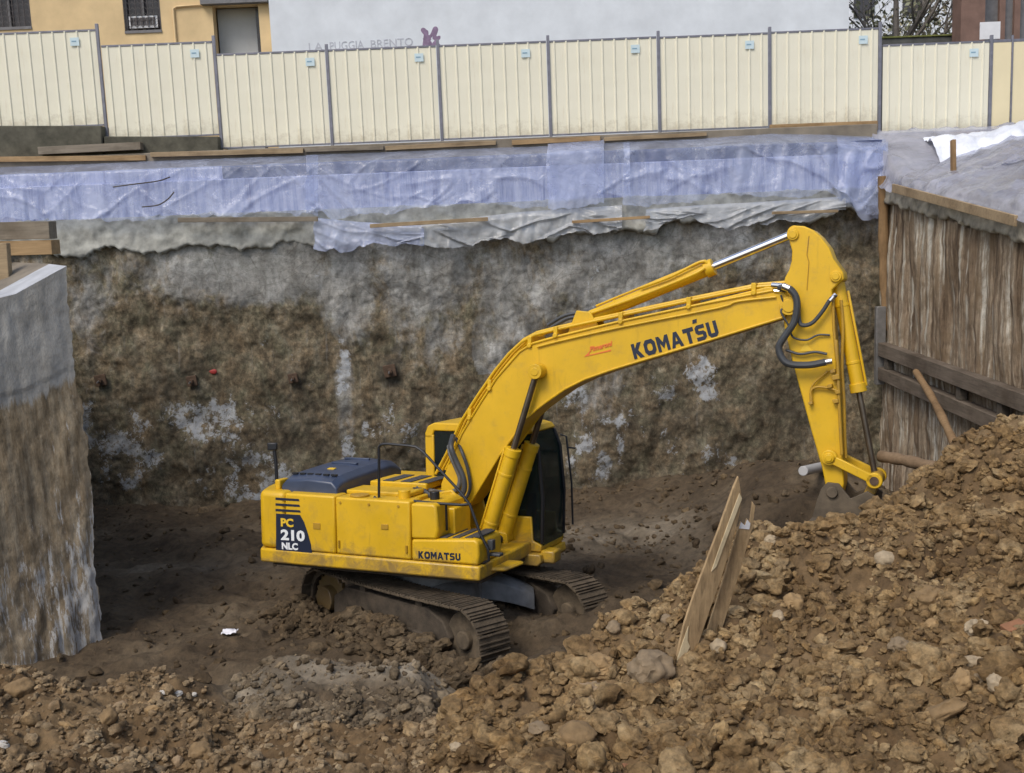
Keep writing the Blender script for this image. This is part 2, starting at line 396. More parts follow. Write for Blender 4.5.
xs = np.arange(-14, 8.75, .05); ys = np.concatenate([np.arange(-3, 7, .12), np.arange(7, 14.4, .035), np.arange(14.4, 24.2, .055)])
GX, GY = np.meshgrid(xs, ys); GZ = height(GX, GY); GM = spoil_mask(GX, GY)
ce = [atY(p[0], p[1], p[2]) for p in [(268, 690, 12.5), (300, 680, 12.7), (340, 675, 12.8), (380, 676, 12.8), (420, 684, 12.7)]]
dry = np.zeros_like(GX)
for p in ce: dry = np.maximum(dry, np.exp(-(((GX - p[0]) / .45) ** 2 + ((GY - p[1]) / .42) ** 2) ** 2))
# drier track over the floor, before the far wall
dry = np.maximum(dry, .5 * np.exp(-((GY - 20.0 - .25 * np.sin(GX)) / 1.1) ** 2) * np.clip((GX + 1) / 2, 0, 1) * np.clip((4.2 - GX) / 1.5, 0, 1))
dry = np.maximum(dry, .22 * np.exp(-((GY - 19.3) / .4) ** 2) * np.clip((-2 - GX) / 1.5, 0, 1))
dry = np.clip(dry * (1 + .5 * fbm(GX * 2, GY * 2, octv=3, seed=5)), 0, 1)
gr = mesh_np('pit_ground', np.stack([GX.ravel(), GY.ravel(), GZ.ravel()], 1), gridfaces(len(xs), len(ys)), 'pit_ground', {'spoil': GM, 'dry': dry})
tag(gr, kind='structure')
def hz(x, y): return float(height(np.array([x]), np.array([y]))[0])
def ground_at(px, py, lo=6.5, hi=24.0):            # where the pixel's ray meets the pit ground
    Y = np.linspace(lo, hi, 900); d = ray(px, py); P = CC + d[None] * (Y / d[1])[:, None]
    g = height(P[:, 0], P[:, 1]); k = np.argmax(P[:, 2] <= g)
    return P[k] if P[k, 2] <= g[k] else P[-1]

# ------------------------------------------------------------------ clods (uncountable soil)
def ico(sub):
    bm = bmesh.new(); bmesh.ops.create_icosphere(bm, subdivisions=sub, radius=1); bm.verts.ensure_lookup_table()
    v = np.array([q.co[:] for q in bm.verts]); f = np.array([[q.index for q in p.verts] for p in bm.faces]); bm.free(); return v, f
ICO = {k: ico(k) for k in (1, 2, 3, 4)}
def lump(sub, seed, rough=.55, flat_=.8):
    v, f = ICO[sub]; r = np.random.default_rng(seed); o = r.uniform(0, 50, 3)
    # angular facets: cut the ball by a few random planes, then roughen
    q = v.copy()
    for _ in range(7 if rough > .13 else 0):
        n = r.normal(size=3); n /= np.linalg.norm(n); h = r.uniform(.72, 1.); d = q @ n
        q = q - np.clip(d - h, 0, None)[:, None] * n
    k = 1 + rough * fbm(v[:, 0] * 1.7 + o[0], v[:, 1] * 1.7 + o[1], v[:, 2] * 1.7 + o[2], 5, seed, .62) * .6
    return q * k[:, None] * np.array([1, r.uniform(.65, 1), flat_ * r.uniform(.6, 1)]), f
def rand_rot(n):
    q = rng.normal(size=(n, 4)); q /= np.linalg.norm(q, axis=1)[:, None]; w, x, y, z = q.T
    return np.stack([np.stack([1 - 2 * (y * y + z * z), 2 * (x * y - z * w), 2 * (x * z + y * w)], 1), np.stack([2 * (x * y + z * w), 1 - 2 * (x * x + z * z), 2 * (y * z - x * w)], 1),
                     np.stack([2 * (x * z - y * w), 2 * (y * z + x * w), 1 - 2 * (x * x + y * y)], 1)], 1)
def clods(name, X, Y, S, m, sub, seeds, sink=.25, label=None, cat=None):
    n = len(X); Z = height(X, Y); R_ = rand_rot(n); protos = [lump(sub, s_) for s_ in seeds]; nv = len(protos[0][0]); f = protos[0][1]
    pid = rng.integers(0, len(protos), n); V = np.zeros((n, nv, 3), np.float32)
    PV = np.stack([p[0] for p in protos])
    V = np.einsum('nij,nvj->nvi', R_, PV[pid]) * S[:, None, None]
    V[:, :, 2] *= .8
    V += np.stack([X, Y, Z + S * sink], 1)[:, None, :]
    Fq = (f[None] + (np.arange(n) * nv)[:, None, None]).reshape(-1, 3)
    t = np.repeat(np.clip(rng.beta(3, 3.2, n), 0, 1), nv)
    o = mesh_np(name, V.reshape(-1, 3), Fq, m, {'tint': t}, smooth=True)
    o.data.set_sharp_from_angle(angle=math.radians(55))
    return tag(o, label, cat, None, 'stuff')
def scatter(n, x0, x1, y0, y1, fn):
    X = rng.uniform(x0, x1, n); Y = rng.uniform(y0, y1, n); k = rng.uniform(size=n) < fn(X, Y); return X[k], Y[k]
X, Y = scatter(30000, -7.5, 8.0, 7.2, 13.8, lambda x, y: spoil_mask(x, y) * (.35 + .65 * (fbm(x * .8, y * .8, octv=2, seed=9) > -.25)))
XL = X < -.9; X0, Y0 = X, Y; X, Y = X0[XL], Y0[XL]
clods('grey_crumbs', X, Y, np.exp(rng.normal(math.log(.030), .42, len(X))), 'clod_grey', 2, range(140, 150), .2, 'loose small greyish soil crumbs over the left heap', 'soil'); X, Y = X0[~XL], Y0[~XL]
clods('soil_crumbs', X, Y, np.exp(rng.normal(math.log(.030), .42, len(X))), 'clod', 2, range(40, 52), .2, 'loose small tan soil crumbs over the right heap', 'soil')
X, Y = scatter(13000, -7.5, 8.0, 7.2, 13.8, lambda x, y: spoil_mask(x, y) * (.35 + .65 * (x > -.8)))
S = np.clip(np.exp(rng.normal(math.log(.055), .46, len(X))), .02, .19) * np.where(X < -.8, .66, 1)
XL = X < -.9; X0, Y0, S0 = X, Y, S; X, Y, S = X0[XL], Y0[XL], S0[XL]
clods('grey_clods', X, Y, S, 'clod_grey', 3, range(150, 162), .22, 'lumpy greyish brown earth clods of the left heap', 'soil'); X, Y, S = X0[~XL], Y0[~XL], S0[~XL]
clods('soil_clods', X, Y, S, 'clod', 3, range(60, 76), .22, 'lumpy tan brown earth clods of the right heap', 'soil')
X, Y = scatter(4200, -9, 7.7, 12.6, 23.7, lambda x, y: (1 - spoil_mask(x, y)) * (.25 + .75 * (fbm(x * .7, y * .7, octv=2, seed=14) > .05)))
clods('mud_clods', X, Y, np.clip(np.exp(rng.normal(math.log(.038), .5, len(X))), .012, .14), 'floor_clod', 2, range(80, 92), .15, 'dark damp mud clods scattered on the pit floor', 'soil')
X = rng.uniform(-3.5, -.5, 5200); Y = rng.uniform(10.6, 13.3, 5200); k_ = (spoil_mask(X, Y) < .6) & (rng.uniform(size=len(X)) < np.where((Y > 12.15) & (X > -3.0) & (X < -.8), .22, .8)); X, Y = X[k_], Y[k_]
clods('ledge_pebbles', X, Y, np.clip(np.exp(rng.normal(math.log(.026), .55, len(X))), .010, .12), 'ledge_clod', 2, range(120, 128), .1, 'grey brown crumbs and pebbles on the flat earth ledge', 'soil')
def track_pts(n):
    a = .812; l = rng.uniform(-2.3, 2.7, n); d = -1.46 + rng.normal(0, .2, n); return -1.07 + l * math.cos(a) + d * math.sin(a), 16.03 - l * math.sin(a) + d * math.cos(a)
X, Y = track_pts(900)
clods('track_mud', X, Y, np.clip(np.exp(rng.normal(math.log(.055), .5, len(X))), .02, .16), 'floor_clod', 3, range(130, 140), .2, 'churned mud piled along the near caterpillar track', 'soil')
def ring(n, cx, cy, sx, sy): return rng.normal(cx, sx, n), rng.normal(cy, sy, n)

# ------------------------------------------------------------------ far wall
def wall_material():
    m, nt, b = mat('far_wall')
    v0 = coord(nt); vs = coord(nt, (1, 1, .55))
    base = ramp(nt, noise(nt, 2.6, 14, .78, vs, .3), [(.34, (.058, .048, .033)), (.46, (.116, .096, .063)), (.54, (.170, .144, .098)), (.66, (.25, .225, .17))])
    hue = ramp(nt, noise(nt, 2.2, 6, .7, v0, .4), [(.36, (.92, .98, .93)), (.5, (1.02, .985, .95)), (.64, (1.12, .99, .88))])
    c = mix(nt, 1., base, hue, 'MULTIPLY')
    fine = noise(nt, 9, 12, .85, v0, .4)
    c = mix(nt, 1., c, ramp(nt, fine, [(.37, (.38, .38, .38)), (.5, (.98, .98, .98)), (.62, (1.8, 1.77, 1.72))]), 'MULTIPLY')
    cem = ramp(nt, noise(nt, 2.6, 8, .7, vs, .4), [(.34, (.17, .165, .15)), (.66, (.42, .42, .405))])
    vo = N(nt, 'ShaderNodeTexVoronoi', feature='DISTANCE_TO_EDGE'); vo.inputs['Scale'].default_value = 1.0; L(nt, coord(nt, (1.1, 1, 3.2)), vo.inputs['Vector'])
    cem = mix(nt, ramp(nt, vo.outputs['Distance'], [(0, (.45,) * 3), (.018, (0, 0, 0))]), cem, (.07, .06, .045))
    cem = mix(nt, .9, cem, ramp(nt, fine, [(.36, (.5, .48, .44)), (.5, (1, 1, 1)), (.64, (1.3, 1.3, 1.3))]), 'MULTIPLY')
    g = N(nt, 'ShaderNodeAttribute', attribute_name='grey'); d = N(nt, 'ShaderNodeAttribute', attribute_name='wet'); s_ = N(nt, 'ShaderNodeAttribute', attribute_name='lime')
    brk = noise(nt, 3.4, 9, .75, vs, .6)
    ad = N(nt, 'ShaderNodeMath', operation='MULTIPLY_ADD'); L(nt, brk, ad.inputs[0]); ad.inputs[1].default_value = 1.5; L(nt, g.outputs['Fac'], ad.inputs[2])
    c = mix(nt, ramp(nt, ad.outputs[0], [(.0, (0, 0, 0)), (1.0, (0, 0, 0)), (1.38, (.8, .8, .8))]) if False else _rng(nt, ad.outputs[0], .98, 1.40, .8), c, cem)
    ad2 = N(nt, 'ShaderNodeMath', operation='MULTIPLY_ADD'); L(nt, noise(nt, 4.6, 9, .78, v0, .9), ad2.inputs[0]); ad2.inputs[1].default_value = 2.6; L(nt, s_.outputs['Fac'], ad2.inputs[2])
    c = mix(nt, _rng(nt, ad2.outputs[0], 2.0, 2.16, .75), c, (.40, .41, .415))
    vr = ramp(nt, noise(nt, 1.1, 7, .72, coord(nt, (7, 1, .32)), .15), [(.60, (0, 0, 0)), (.70, (.55,) * 3)])
    c = mix(nt, mix(nt, 1., vr, ramp(nt, noise(nt, .7, 3, .5, v0), [(.42, (.1, .1, .1)), (.6, (1, 1, 1))]), 'MULTIPLY'), c, (.33, .335, .325))
    fl = N(nt, 'ShaderNodeMath', operation='MULTIPLY_ADD'); L(nt, noise(nt, 11, 6, .75, v0, 1.), fl.inputs[0]); fl.inputs[1].default_value = 2.; L(nt, s_.outputs['Fac'], fl.inputs[2])
    c = mix(nt, _rng(nt, fl.outputs[0], 1.62, 1.74, .8), c, (.42, .44, .46))
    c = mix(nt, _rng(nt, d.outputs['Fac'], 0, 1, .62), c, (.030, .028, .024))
    L(nt, c, b.inputs['Base Color']); b.inputs['Roughness'].default_value = .88; b.inputs['Specular IOR Level'].default_value = .3
    bump(nt, b, fine, .7, .03); M['far_wall'] = m
def _rng(nt, sock, lo, hi, mx):
    r = N(nt, 'ShaderNodeMapRange'); L(nt, sock, r.inputs[0]); r.inputs[1].default_value = lo; r.inputs[2].default_value = hi; r.inputs[4].default_value = mx
    return r.outputs[0]
wall_material()
WY = 23.8
def blobs(X, Z, lst, Y):
    r = np.zeros_like(X)
    for (px, py, rx, ry, s_) in lst:
        p = atY(px, py, Y); k = Y / FPX * 1.03
        r = np.maximum(r, s_ * np.exp(-(((X - p[0]) / (rx * k)) ** 2 + ((Z - p[2]) / (ry * k)) ** 2) ** 1.5))
    return r
wx = np.arange(-14, 8.1, .034); wz = np.arange(-.5, 5.86, .034)
WX, WZ = np.meshgrid(wx, wz)
topz = 5.62 + .10 * fbm(WX * 1.1, WX * 0, octv=4, seed=51) + .17 * np.clip((WX - 1) / 5, 0, 1)
WZt = -.5 + (WZ + .5) * (topz + .5) / 6.36
disp = .10 * fbm(WX * .8, WZt * .8, octv=3, seed=52) + .04 * fbm(WX * 2.4, WZt * 1.8, octv=4, seed=53) + .012 * np.abs(vnoise(WX * 6, WZt * 5, seed=54)) + .012 * fbm(WX * 12, WZt * 10, octv=2, seed=55)
grey = .38 * np.clip((WZt - 3.6) / 2., 0, 1) + blobs(WX, WZt, [(255, 272, 85, 30, .95), (345, 290, 30, 55, .8), (425, 275, 45, 45, .8), (610, 275, 60, 55, .75), (520, 300, 50, 45, .5), (600, 385, 35, 40, .45), (345, 400, 10, 50, .7),
      (690, 330, 40, 30, .4), (90, 320, 20, 40, .35), (760, 320, 40, 40, .25), (430, 330, 50, 40, .4), (700, 250, 70, 18, .5)], WY)
lime = blobs(WX, WZt, [(215, 420, 70, 35, .55), (250, 480, 60, 30, .7), (130, 440, 50, 40, .5), (110, 480, 40, 20, .5), (345, 400, 9, 75, .8), (364, 425, 5, 45, .7), (596, 300, 10, 60, .6), (318, 270, 6, 40, .45), (210, 300, 5, 50, .4), (705, 360, 7, 50, .7), (560, 350, 6, 50, .6), (620, 430, 6, 40, .8), (400, 440, 40, 40, .5), (660, 440, 24, 20, .6), (640, 410, 60, 40, .45), (590, 455, 25, 40, .6), (620, 395, 30, 16, .6),
      (700, 385, 30, 30, .5), (580, 400, 20, 50, .45), (75, 420, 30, 80, .5), (300, 340, 60, 60, .25), (700, 460, 60, 20, .5)], WY) + .12
wet = blobs(WX, WZt, [(220, 465, 60, 22, .6), (170, 400, 60, 45, .5), (390, 372, 14, 16, .9), (190, 380, 22, 16, .7), (292, 378, 12, 12, .6), (100, 440, 25, 60, .5), (300, 440, 60, 30, .55), (480, 440, 70, 40, .55), (780, 420, 60, 60, .45), (870, 300, 25, 120, .5), (560, 480, 120, 12, .5), (350, 490, 150, 10, .5),
      (700, 420, 60, 35, .4)], WY) * (1 + .6 * fbm(WX * 2, WZt * 2, octv=3, seed=58))
arch = atY(503, 345, WY); ar = np.sqrt(((WX - arch[0]) / .62) ** 2 + ((WZt - arch[2]) / .95) ** 2)
wet = np.maximum(wet, .75 * np.exp(-((ar - 1) / .16) ** 2) * (WZt > arch[2] - .3)); grey = np.where((ar < 1.1) & (WZt > arch[2] - .6), np.maximum(grey, .5), grey)
def wall_y(x, z): return WY - disp[int(np.clip((z + .5) / .034, 0, len(wz) - 1)), int(np.clip((x + 14) / .034, 0, len(wx) - 1))]
brk_ = fbm(WX * 2.6, WZt * 2.0, octv=5, seed=66, gain=.62); lime = np.clip(.12 + (lime - .12) * (.72 + .8 * brk_), 0, .75); grey = grey * (1 + .35 * brk_)
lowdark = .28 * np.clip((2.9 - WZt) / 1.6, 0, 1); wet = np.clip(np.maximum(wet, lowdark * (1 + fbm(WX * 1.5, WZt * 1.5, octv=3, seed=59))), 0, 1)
flatp = blobs(WX, WZt, [(255, 272, 80, 26, 1)], WY); disp = disp * (1 - .8 * flatp)
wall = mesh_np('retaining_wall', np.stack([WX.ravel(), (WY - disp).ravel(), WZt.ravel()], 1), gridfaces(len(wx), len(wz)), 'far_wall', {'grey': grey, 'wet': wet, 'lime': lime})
wm = wall.modifiers.new('solid', 'SOLIDIFY'); wm.thickness = .5; wm.offset = -1
tag(wall, 'tall mottled earth and concrete back wall of the pit with lime splashes', 'retaining wall')
# concrete band along the head of the wall
flat('concrete_rough', (.33, .325, .29), .9, 0, .4, 3.5, .9); flat('concrete_pale', (.40, .41, .43), .8, 0, .18, 3, .3); flat('concrete_dark', (.095, .095, .088), .9, 0, .35, 3, .6); flat('concrete_kerb', (.085, .08, .06), .95, 0, .5, 3, .7)
bx_ = np.arange(-14, 8.0, .03); bz = np.linspace(0, 1, 16); BX, BT = np.meshgrid(bx_, bz)
BZb = 5.52 + .10 * fbm(BX * 1.1, BX * 0, octv=4, seed=51) + .05 * fbm(BX * 3, BX * 0 + 3, octv=5, seed=61, gain=.6) + .17 * np.clip((BX - 1) / 5, 0, 1); BZ = BZb + (6.22 - BZb) * BT
BYd = WY - .16 - .05 * fbm(BX * 2.5, BZ * 3, octv=4, seed=62) + .12 * BT
BYd[0] += .15
mesh_np('wall_head_band', np.stack([BX.ravel(), BYd.ravel(), BZ.ravel()], 1), gridfaces(len(bx_), len(bz)), 'concrete_rough', parent=wall).modifiers.new('solid', 'SOLIDIFY').thickness = .3
# formed capping beam under the film; dark strip above paints a gap's shade
def streaky():
    m, nt, b = mat('beam_streaked')
    v = coord(nt, (7, 1, .5))
    L(nt, ramp(nt, noise(nt, 1.1, 8, .72, v, .3), [(.34, (.16, .18, .33)), (.47, (.36, .39, .56)), (.62, (.60, .60, .70))]), b.inputs['Base Color']); b.inputs['Roughness'].default_value = .8; M['beam_streaked'] = m
streaky(); flat('slot_shade', (.045, .06, .14), .8, 0, .3, 3)
MB().box((-14, 23.86, 6.2), (7.98, 24.35, 6.93)).build('capping_beam', 'beam_streaked', wall, .02)
MB().box((-5.9, 24.02, 6.93), (7.98, 24.35, 7.2)).build('beam_top_strip', 'slot_shade', wall)
MB().box((-14, 23.98, 6.932), (-5.902, 24.35, 7.2)).build('beam_top_strip', 'beam_streaked', wall)

# anchors
flat('rust', (.105, .066, .042), .85, .2, .4, 9, .6); flat('paint_red', (.34, .035, .03), .6, 0, .1)
for (px, py, r, lab) in [(99, 381, .12, 'leftmost rusty anchor head on the pit wall, nearest the left corner'), (190, 382, .11, 'dark anchor head in the pit wall just left of the red paint mark'), (292, 379, .10, 'rusty anchor head on the wall above the dark engine hood'), (389, 372, .13, 'dark anchor head on the wall above the cab end of the handrail')]:
    p = atY(px, py, WY - .22); t = empty('ground_anchor', (p[0], wall_y(p[0], p[2]) - .05, p[2]), lab, 'ground anchor', 'anchor heads in the pit wall')
    MB().obox((0, 0, 0), (1, 0, .15), (0, 1, 0), (-.15, 0, 1), (r, .03, r)).build('bearing_plate', 'rust', t, .01)
    MB().cyl((0, 0, 0), (0, -.13, .0), r * .42, 14).build('anchor_head', 'rust', t)
    MB().cyl((0, -.12, 0), (0, -.24, -.02), r * .13, 8).build('tendon', 'steel_dull', t)
p = atY(211, 373, WY - .2)
v, f = lump(3, 5, .2); o = mesh_np('paint_mark', v * np.array([.085, .03, .085]) + np.array([p[0], wall_y(p[0], p[2]), p[2]]), f, 'paint_red'); tag(o, 'small red paint blot on the pit wall between two anchor heads', 'paint mark')

# ------------------------------------------------------------------ right wall of bored piles
def pile_material():
    m, nt, b = mat('pile_wall')
    v = coord(nt, (1, 3.6, .20)); v0 = coord(nt)
    c = ramp(nt, noise(nt, 1.5, 12, .76, v, .08), [(.37, (.085, .057, .036)), (.46, (.205, .148, .098)), (.54, (.33, .262, .185)), (.62, (.58, .54, .46))])
    sa = N(nt, 'ShaderNodeAttribute', attribute_name='stripe'); sm = N(nt, 'ShaderNodeMath', operation='MULTIPLY_ADD'); L(nt, noise(nt, 3, 9, .75, v), sm.inputs[0]); sm.inputs[1].default_value = 1.2; L(nt, sa.outputs['Fac'], sm.inputs[2])
    c = mix(nt, _rng(nt, sm.outputs[0], .95, 1.2, .85), c, (.50, .46, .38))
    f = noise(nt, 7, 11, .8, coord(nt, (1, 1.4, .7)))
    c = mix(nt, .85, c, ramp(nt, f, [(.28, (.4, .4, .4)), (.5, (1, 1, 1)), (.75, (1.45, 1.42, 1.4))]), 'MULTIPLY')
    c = mix(nt, _rng(nt, noise(nt, 1.0, 7, .7, v0, .4), .50, .62, .7), c, (.185, .128, .076))
    L(nt, c, b.inputs['Base Color']); b.inputs['Roughness'].default_value = .9; b.inputs['Specular IOR Level'].default_value = .25
    bump(nt, b, f, .9, .04); M['pile_wall'] = m
pile_material()
RX = 7.93
def rtop(Y): return np.interp(Y, [4, 12, 17.2, 23.3, 24.2], [4.3, 4.75, 5.32, 5.92, 6.0])
ry = np.arange(4, 24.0, .034); rz = np.linspace(0, 1, 120); RY, RT = np.meshgrid(ry, rz); RZ = -.5 + RT * (rtop(RY) + .5 + .07 * fbm(RY * 2, RY * 0, octv=3, seed=71))
ph = np.mod(RY + .03 * vnoise(RY * .7, RZ * .25, seed=74), .36) / .36
RD = .07 * np.sqrt(np.clip(1 - (2 * ph - 1) ** 2, 0, 1)) + .06 * fbm(RY * 1.4, RZ * .5, octv=3, seed=72) + .030 * fbm(RY * 5, RZ * .6, octv=3, seed=73) + .022 * np.abs(vnoise(RY * 8, RZ * 5, seed=75))
rw = mesh_np('pile_wall', np.stack([(RX + .08 - RD).ravel(), RY.ravel(), RZ.ravel()], 1), gridfaces(len(ry), len(rz))[:, ::-1], 'pile_wall', {'stripe': np.exp(-((ph - .5) / .13) ** 2) * np.clip(.35 + 1.1 * fbm(np.floor(RY / .36) * 3.7, RZ * .8, octv=3, seed=76), 0, 1)})
rw.modifiers.new('solid', 'SOLIDIFY').thickness = .5
tag(rw, 'ribbed brown pile wall along the right of the pit with pale vertical streaks', 'retaining wall')
flat('concrete_soiled', (.31, .275, .21), .9, 0, .5, 4, .9)
# pale concrete lip on the pile heads
ly = np.arange(4, 23.7, .035); lt = np.linspace(0, 1, 8); LY, LT = np.meshgrid(ly, lt)
LZ = rtop(LY) - .02 + .05 * fbm(LY * 3, LY * 0 + 5, octv=5, seed=81, gain=.6) * (1 - LT) + LT * .34
LXx = RX - .10 - .03 * fbm(LY * 3, LZ * 4, octv=3, seed=82) + .05 * LT
mesh_np('pile_head_beam', np.stack([LXx.ravel(), LY.ravel(), LZ.ravel()], 1), gridfaces(len(ly), len(lt))[:, ::-1], 'concrete_soiled', parent=rw).modifiers.new('solid', 'SOLIDIFY').thickness = .25

# waler: two parallel beams with packers, fixed along the pile wall
wood('waler_steel', (.15, .12, .092), 1, .4)
wl = empty('waler', (RX - .1, 20, 2.3), 'pair of dark horizontal bracing beams fixed along the right pile wall', 'bracing')
wl_m = Matrix.Translation((-(RX - .1), -20, -2.3))
def wl_obj(mb, name, m, bev=.01):
    mb.v = [(x - RX + .1, y - 20, z - 2.3) for x, y, z in mb.v]; return mb.build(name, m, wl, bev)
wl_obj(MB().box((RX - .22, 12, 2.72), (RX - .02, 23.3, 3.0)), 'beam', 'waler_steel')
wl_obj(MB().box((RX - .22, 12, 2.22), (RX - .02, 23.3, 2.48)), 'beam', 'waler_steel')
for y in (13.6, 15.6, 17.55, 19.2, 22.95): wl_obj(MB().box((RX - .18, y - .09, 2.482), (RX - .04, y + .09, 2.718)), 'spacer', 'board_dark')
wl_obj(MB().box((RX - .25, 23.32, 2.1), (RX - .05, 23.46, 3.75)), 'end_post', 'steel_dull')

def log(name, P, r, m, lab, cat, group=None):
    pts = smooth_path(P, 6); n = len(pts); mb = MB()
    rr = [r * (1 + .10 * math.sin(i * 1.9) + .05 * math.sin(i * 4.1)) for i in range(n)]
    mb.tube(pts, rr, 12); return tag(mb.build(name, m, None, .006), lab, cat, group)
a = atX(916, 372, RX - .45); b_ = atY(958, 452, 14.6)
log('timber_prop', [a, (a + b_) / 2 + np.array([.02, 0, .04]), b_ + (b_ - a) * .06], .062, 'post_up', 'slanting round timber prop leaning on the dark bracing beams', 'prop')
a = atY(880, 456, 14.0); b_ = atY(928, 466, 13.4)
log('timber_log', [a, (a + b_) / 2 + np.array([0, 0, .01]), b_ + (b_ - a) * .3], .075, 'log_bark', 'short round log lying on top of the spoil heap beside the bucket', 'log')

# corner post, plank and stake of the right edge
a = atY(883, 176, 23.45); b_ = atY(884, 262, 23.45); c_ = atY(888, 330, 23.45)
log('timber_post', [a, b_, c_], .105, 'post_up', 'weathered upright timber post in the far right corner of the pit', 'post')
a = atX(893, 188, RX - .22); b_ = atX(1016, 221, RX - .22); d_ = (b_ - a); d_ /= np.linalg.norm(d_)
tag(MB().bar(a, b_, .05, .17, (0, 0, 1)).build('edge_plank', 'board_tan', None, .008), 'long tan plank pressing plastic film along the right edge of the pit', 'plank')

# ------------------------------------------------------------------ bank behind the right wall, under film
def bank_h(X, Y):
    e = rtop(Y) + .30
    t = np.clip((X - RX - .1) / (1.2 + .32 * np.clip(24.5 - Y, 0, 40)), 0, 1)
    pl = rtop(Y) + .34 + .27 * (X - RX)
    return np.minimum(np.maximum(pl, 7.30 - .55 * (24.62 - Y)), 7.30)
kx = np.concatenate([np.arange(RX + .02, 14, .12), np.arange(14, 60, 2.)]); ky = np.concatenate([np.arange(-10, 14, .8), np.arange(14, 24.72, .12)]); KX, KY = np.meshgrid(kx, ky); KZ = bank_h(KX, KY)
flat('street_dirt', (.20, .17, .13), .95, 0, .3, 2, .6)
tag(mesh_np('bank', np.stack([KX.ravel(), KY.ravel(), KZ.ravel()], 1), gridfaces(len(kx), len(ky)), 'street_dirt'), kind='structure')

# ------------------------------------------------------------------ plastic films
def film(name, col, trans, rough=.28):
    m, nt, b = mat(name)
    v = coord(nt)
    L(nt, ramp(nt, noise(nt, 1.8, 6, .65, v), [(.3, tuple(x * .85 for x in col)), (.7, tuple(min(1, x * 1.12) for x in col))]), b.inputs['Base Color'])
    b.inputs['Roughness'].default_value = rough; b.inputs['Specular IOR Level'].default_value = .6
    bump(nt, b, noise(nt, 6, 5, .6, v, 1.2), .5, .04)
    tr = N(nt, 'ShaderNodeBsdfTransparent'); tr.inputs[0].default_value = (.86, .9, 1, 1)
    ms = N(nt, 'ShaderNodeMixShader')
    f = ramp(nt, noise(nt, 1.3, 6, .65, v, .8), [(.35, (1 - trans - .13,) * 3), (.65, (1 - trans + .13,) * 3)])
    L(nt, f, ms.inputs[0]); L(nt, tr.outputs[0], ms.inputs[1]); L(nt, b.outputs[0], ms.inputs[2]); L(nt, ms.outputs[0], nt.nodes['Material Output'].inputs['Surface']); M[name] = m
film('film_blue', (.52, .57, .73), .66, .12); film('film_clear', (.50, .51, .52), .42, .12); film('film_white', (.52, .57, .76), .58, .12); film('film_grey', (.43, .43, .49), .40, .16); film('film_bright', (.80, .82, .88), .12)
def interp_poly(P, x): P = np.array(P, float); return np.interp(x, P[:, 0], P[:, 1])
def drape(name, top, bot, x0, x1, m, lab, Yt=24.5, Ym=23.72, Yb=23.52, wr=.035, seed=1, ny=46, lap=0., brk=.16):
    nx = int((x1 - x0) / 2.2) + 2; U, S = np.meshgrid(np.linspace(x0, x1, nx), np.linspace(0, 1, ny))
    py = interp_poly(top, U) * (1 - S) + interp_poly(bot, U) * S + 4.5 * fbm(U / 38, S * 0, octv=5, seed=seed + 5, gain=.6) * S ** 4
    Y = np.where(S < brk, Yt + (Ym - Yt) * (S / brk) ** .8, Ym + (Yb - Ym) * np.clip((S - brk) / (1 - brk), 0, 1))
    px = U + 1.5 * fbm(S * 3, U * 0, octv=2, seed=seed) * ((U - x0) < 6)
    sk_ = 18 * vnoise(U / 60, S * 0, seed=seed + 9); w = fbm((U + sk_ * S) / 9, S * .9, octv=4, seed=seed + 1); rd = 1 - np.abs(vnoise((U + S * 70 * np.sign(vnoise(U / 90, S * 0 + 3, seed=seed + 8))) / 30, S * 1.1, seed=seed + 2)) * 3
    cr_ = np.clip(1 - 9 * np.abs(vnoise((U + S * 95) / 46, S * .8, seed=seed + 11)), 0, 1) + np.clip(1 - 9 * np.abs(vnoise((U - S * 70) / 58, S * .7, seed=seed + 12)), 0, 1)
    Y = Y - .028 * cr_ * np.clip(.5 + 1.4 * vnoise(U / 40, S * 2, seed=seed + 15), 0, 1) * np.clip(S * 4, 0, 1)
    Y = Y - lap - wr * w * (.35 + .65 * S) - 1.3 * wr * np.clip(rd, 0, 1) ** 2 * (.3 + S)
    dirs = _F[None, None] + CR * ((px - 512) / FPX)[..., None] - CU * ((py - 386.5) / FPX)[..., None]
    V = CC + dirs * (Y / dirs[..., 1])[..., None]
    o = mesh_np(name, V.reshape(-1, 3), gridfaces(nx, ny), m); return tag(o, lab, 'plastic sheet', 'plastic sheets draped over the pit edge')
TOP = [(-60, 168), (0, 166), (60, 164), (145, 160), (220, 157), (330, 153), (440, 149), (550, 145), (625, 141), (700, 138), (770, 133), (830, 134), (882, 136)]
drape('plastic_sheet', TOP, [(-60, 226), (0, 220), (55, 222), (110, 223), (160, 219), (240, 217), (318, 215)], -60, 318, 'film_blue', 'long bluish film left of the others, hanging above the left end of the pit wall', seed=3)
drape('plastic_sheet', TOP, [(306, 214), (360, 213), (420, 210), (480, 206), (560, 202), (600, 198), (630, 196)], 306, 630, 'film_blue', 'streaked bluish film in the middle, hanging behind the bend of the boom', seed=13, lap=.02)
drape('plastic_sheet', [(545, 143), (590, 140), (610, 139)], [(545, 208), (585, 206), (610, 203)], 547, 604, 'film_white', 'narrow whitish film patch overlapping the bluish middle sheet', seed=23, lap=.07, wr=.02)
drape('plastic_sheet', TOP, [(622, 206), (680, 200), (740, 197), (790, 194), (830, 193), (862, 214), (884, 210)], 624, 886, 'film_blue', 'wrinkled bluish film at right, gathered at the far corner of the pit', seed=33, lap=.03, wr=.06)
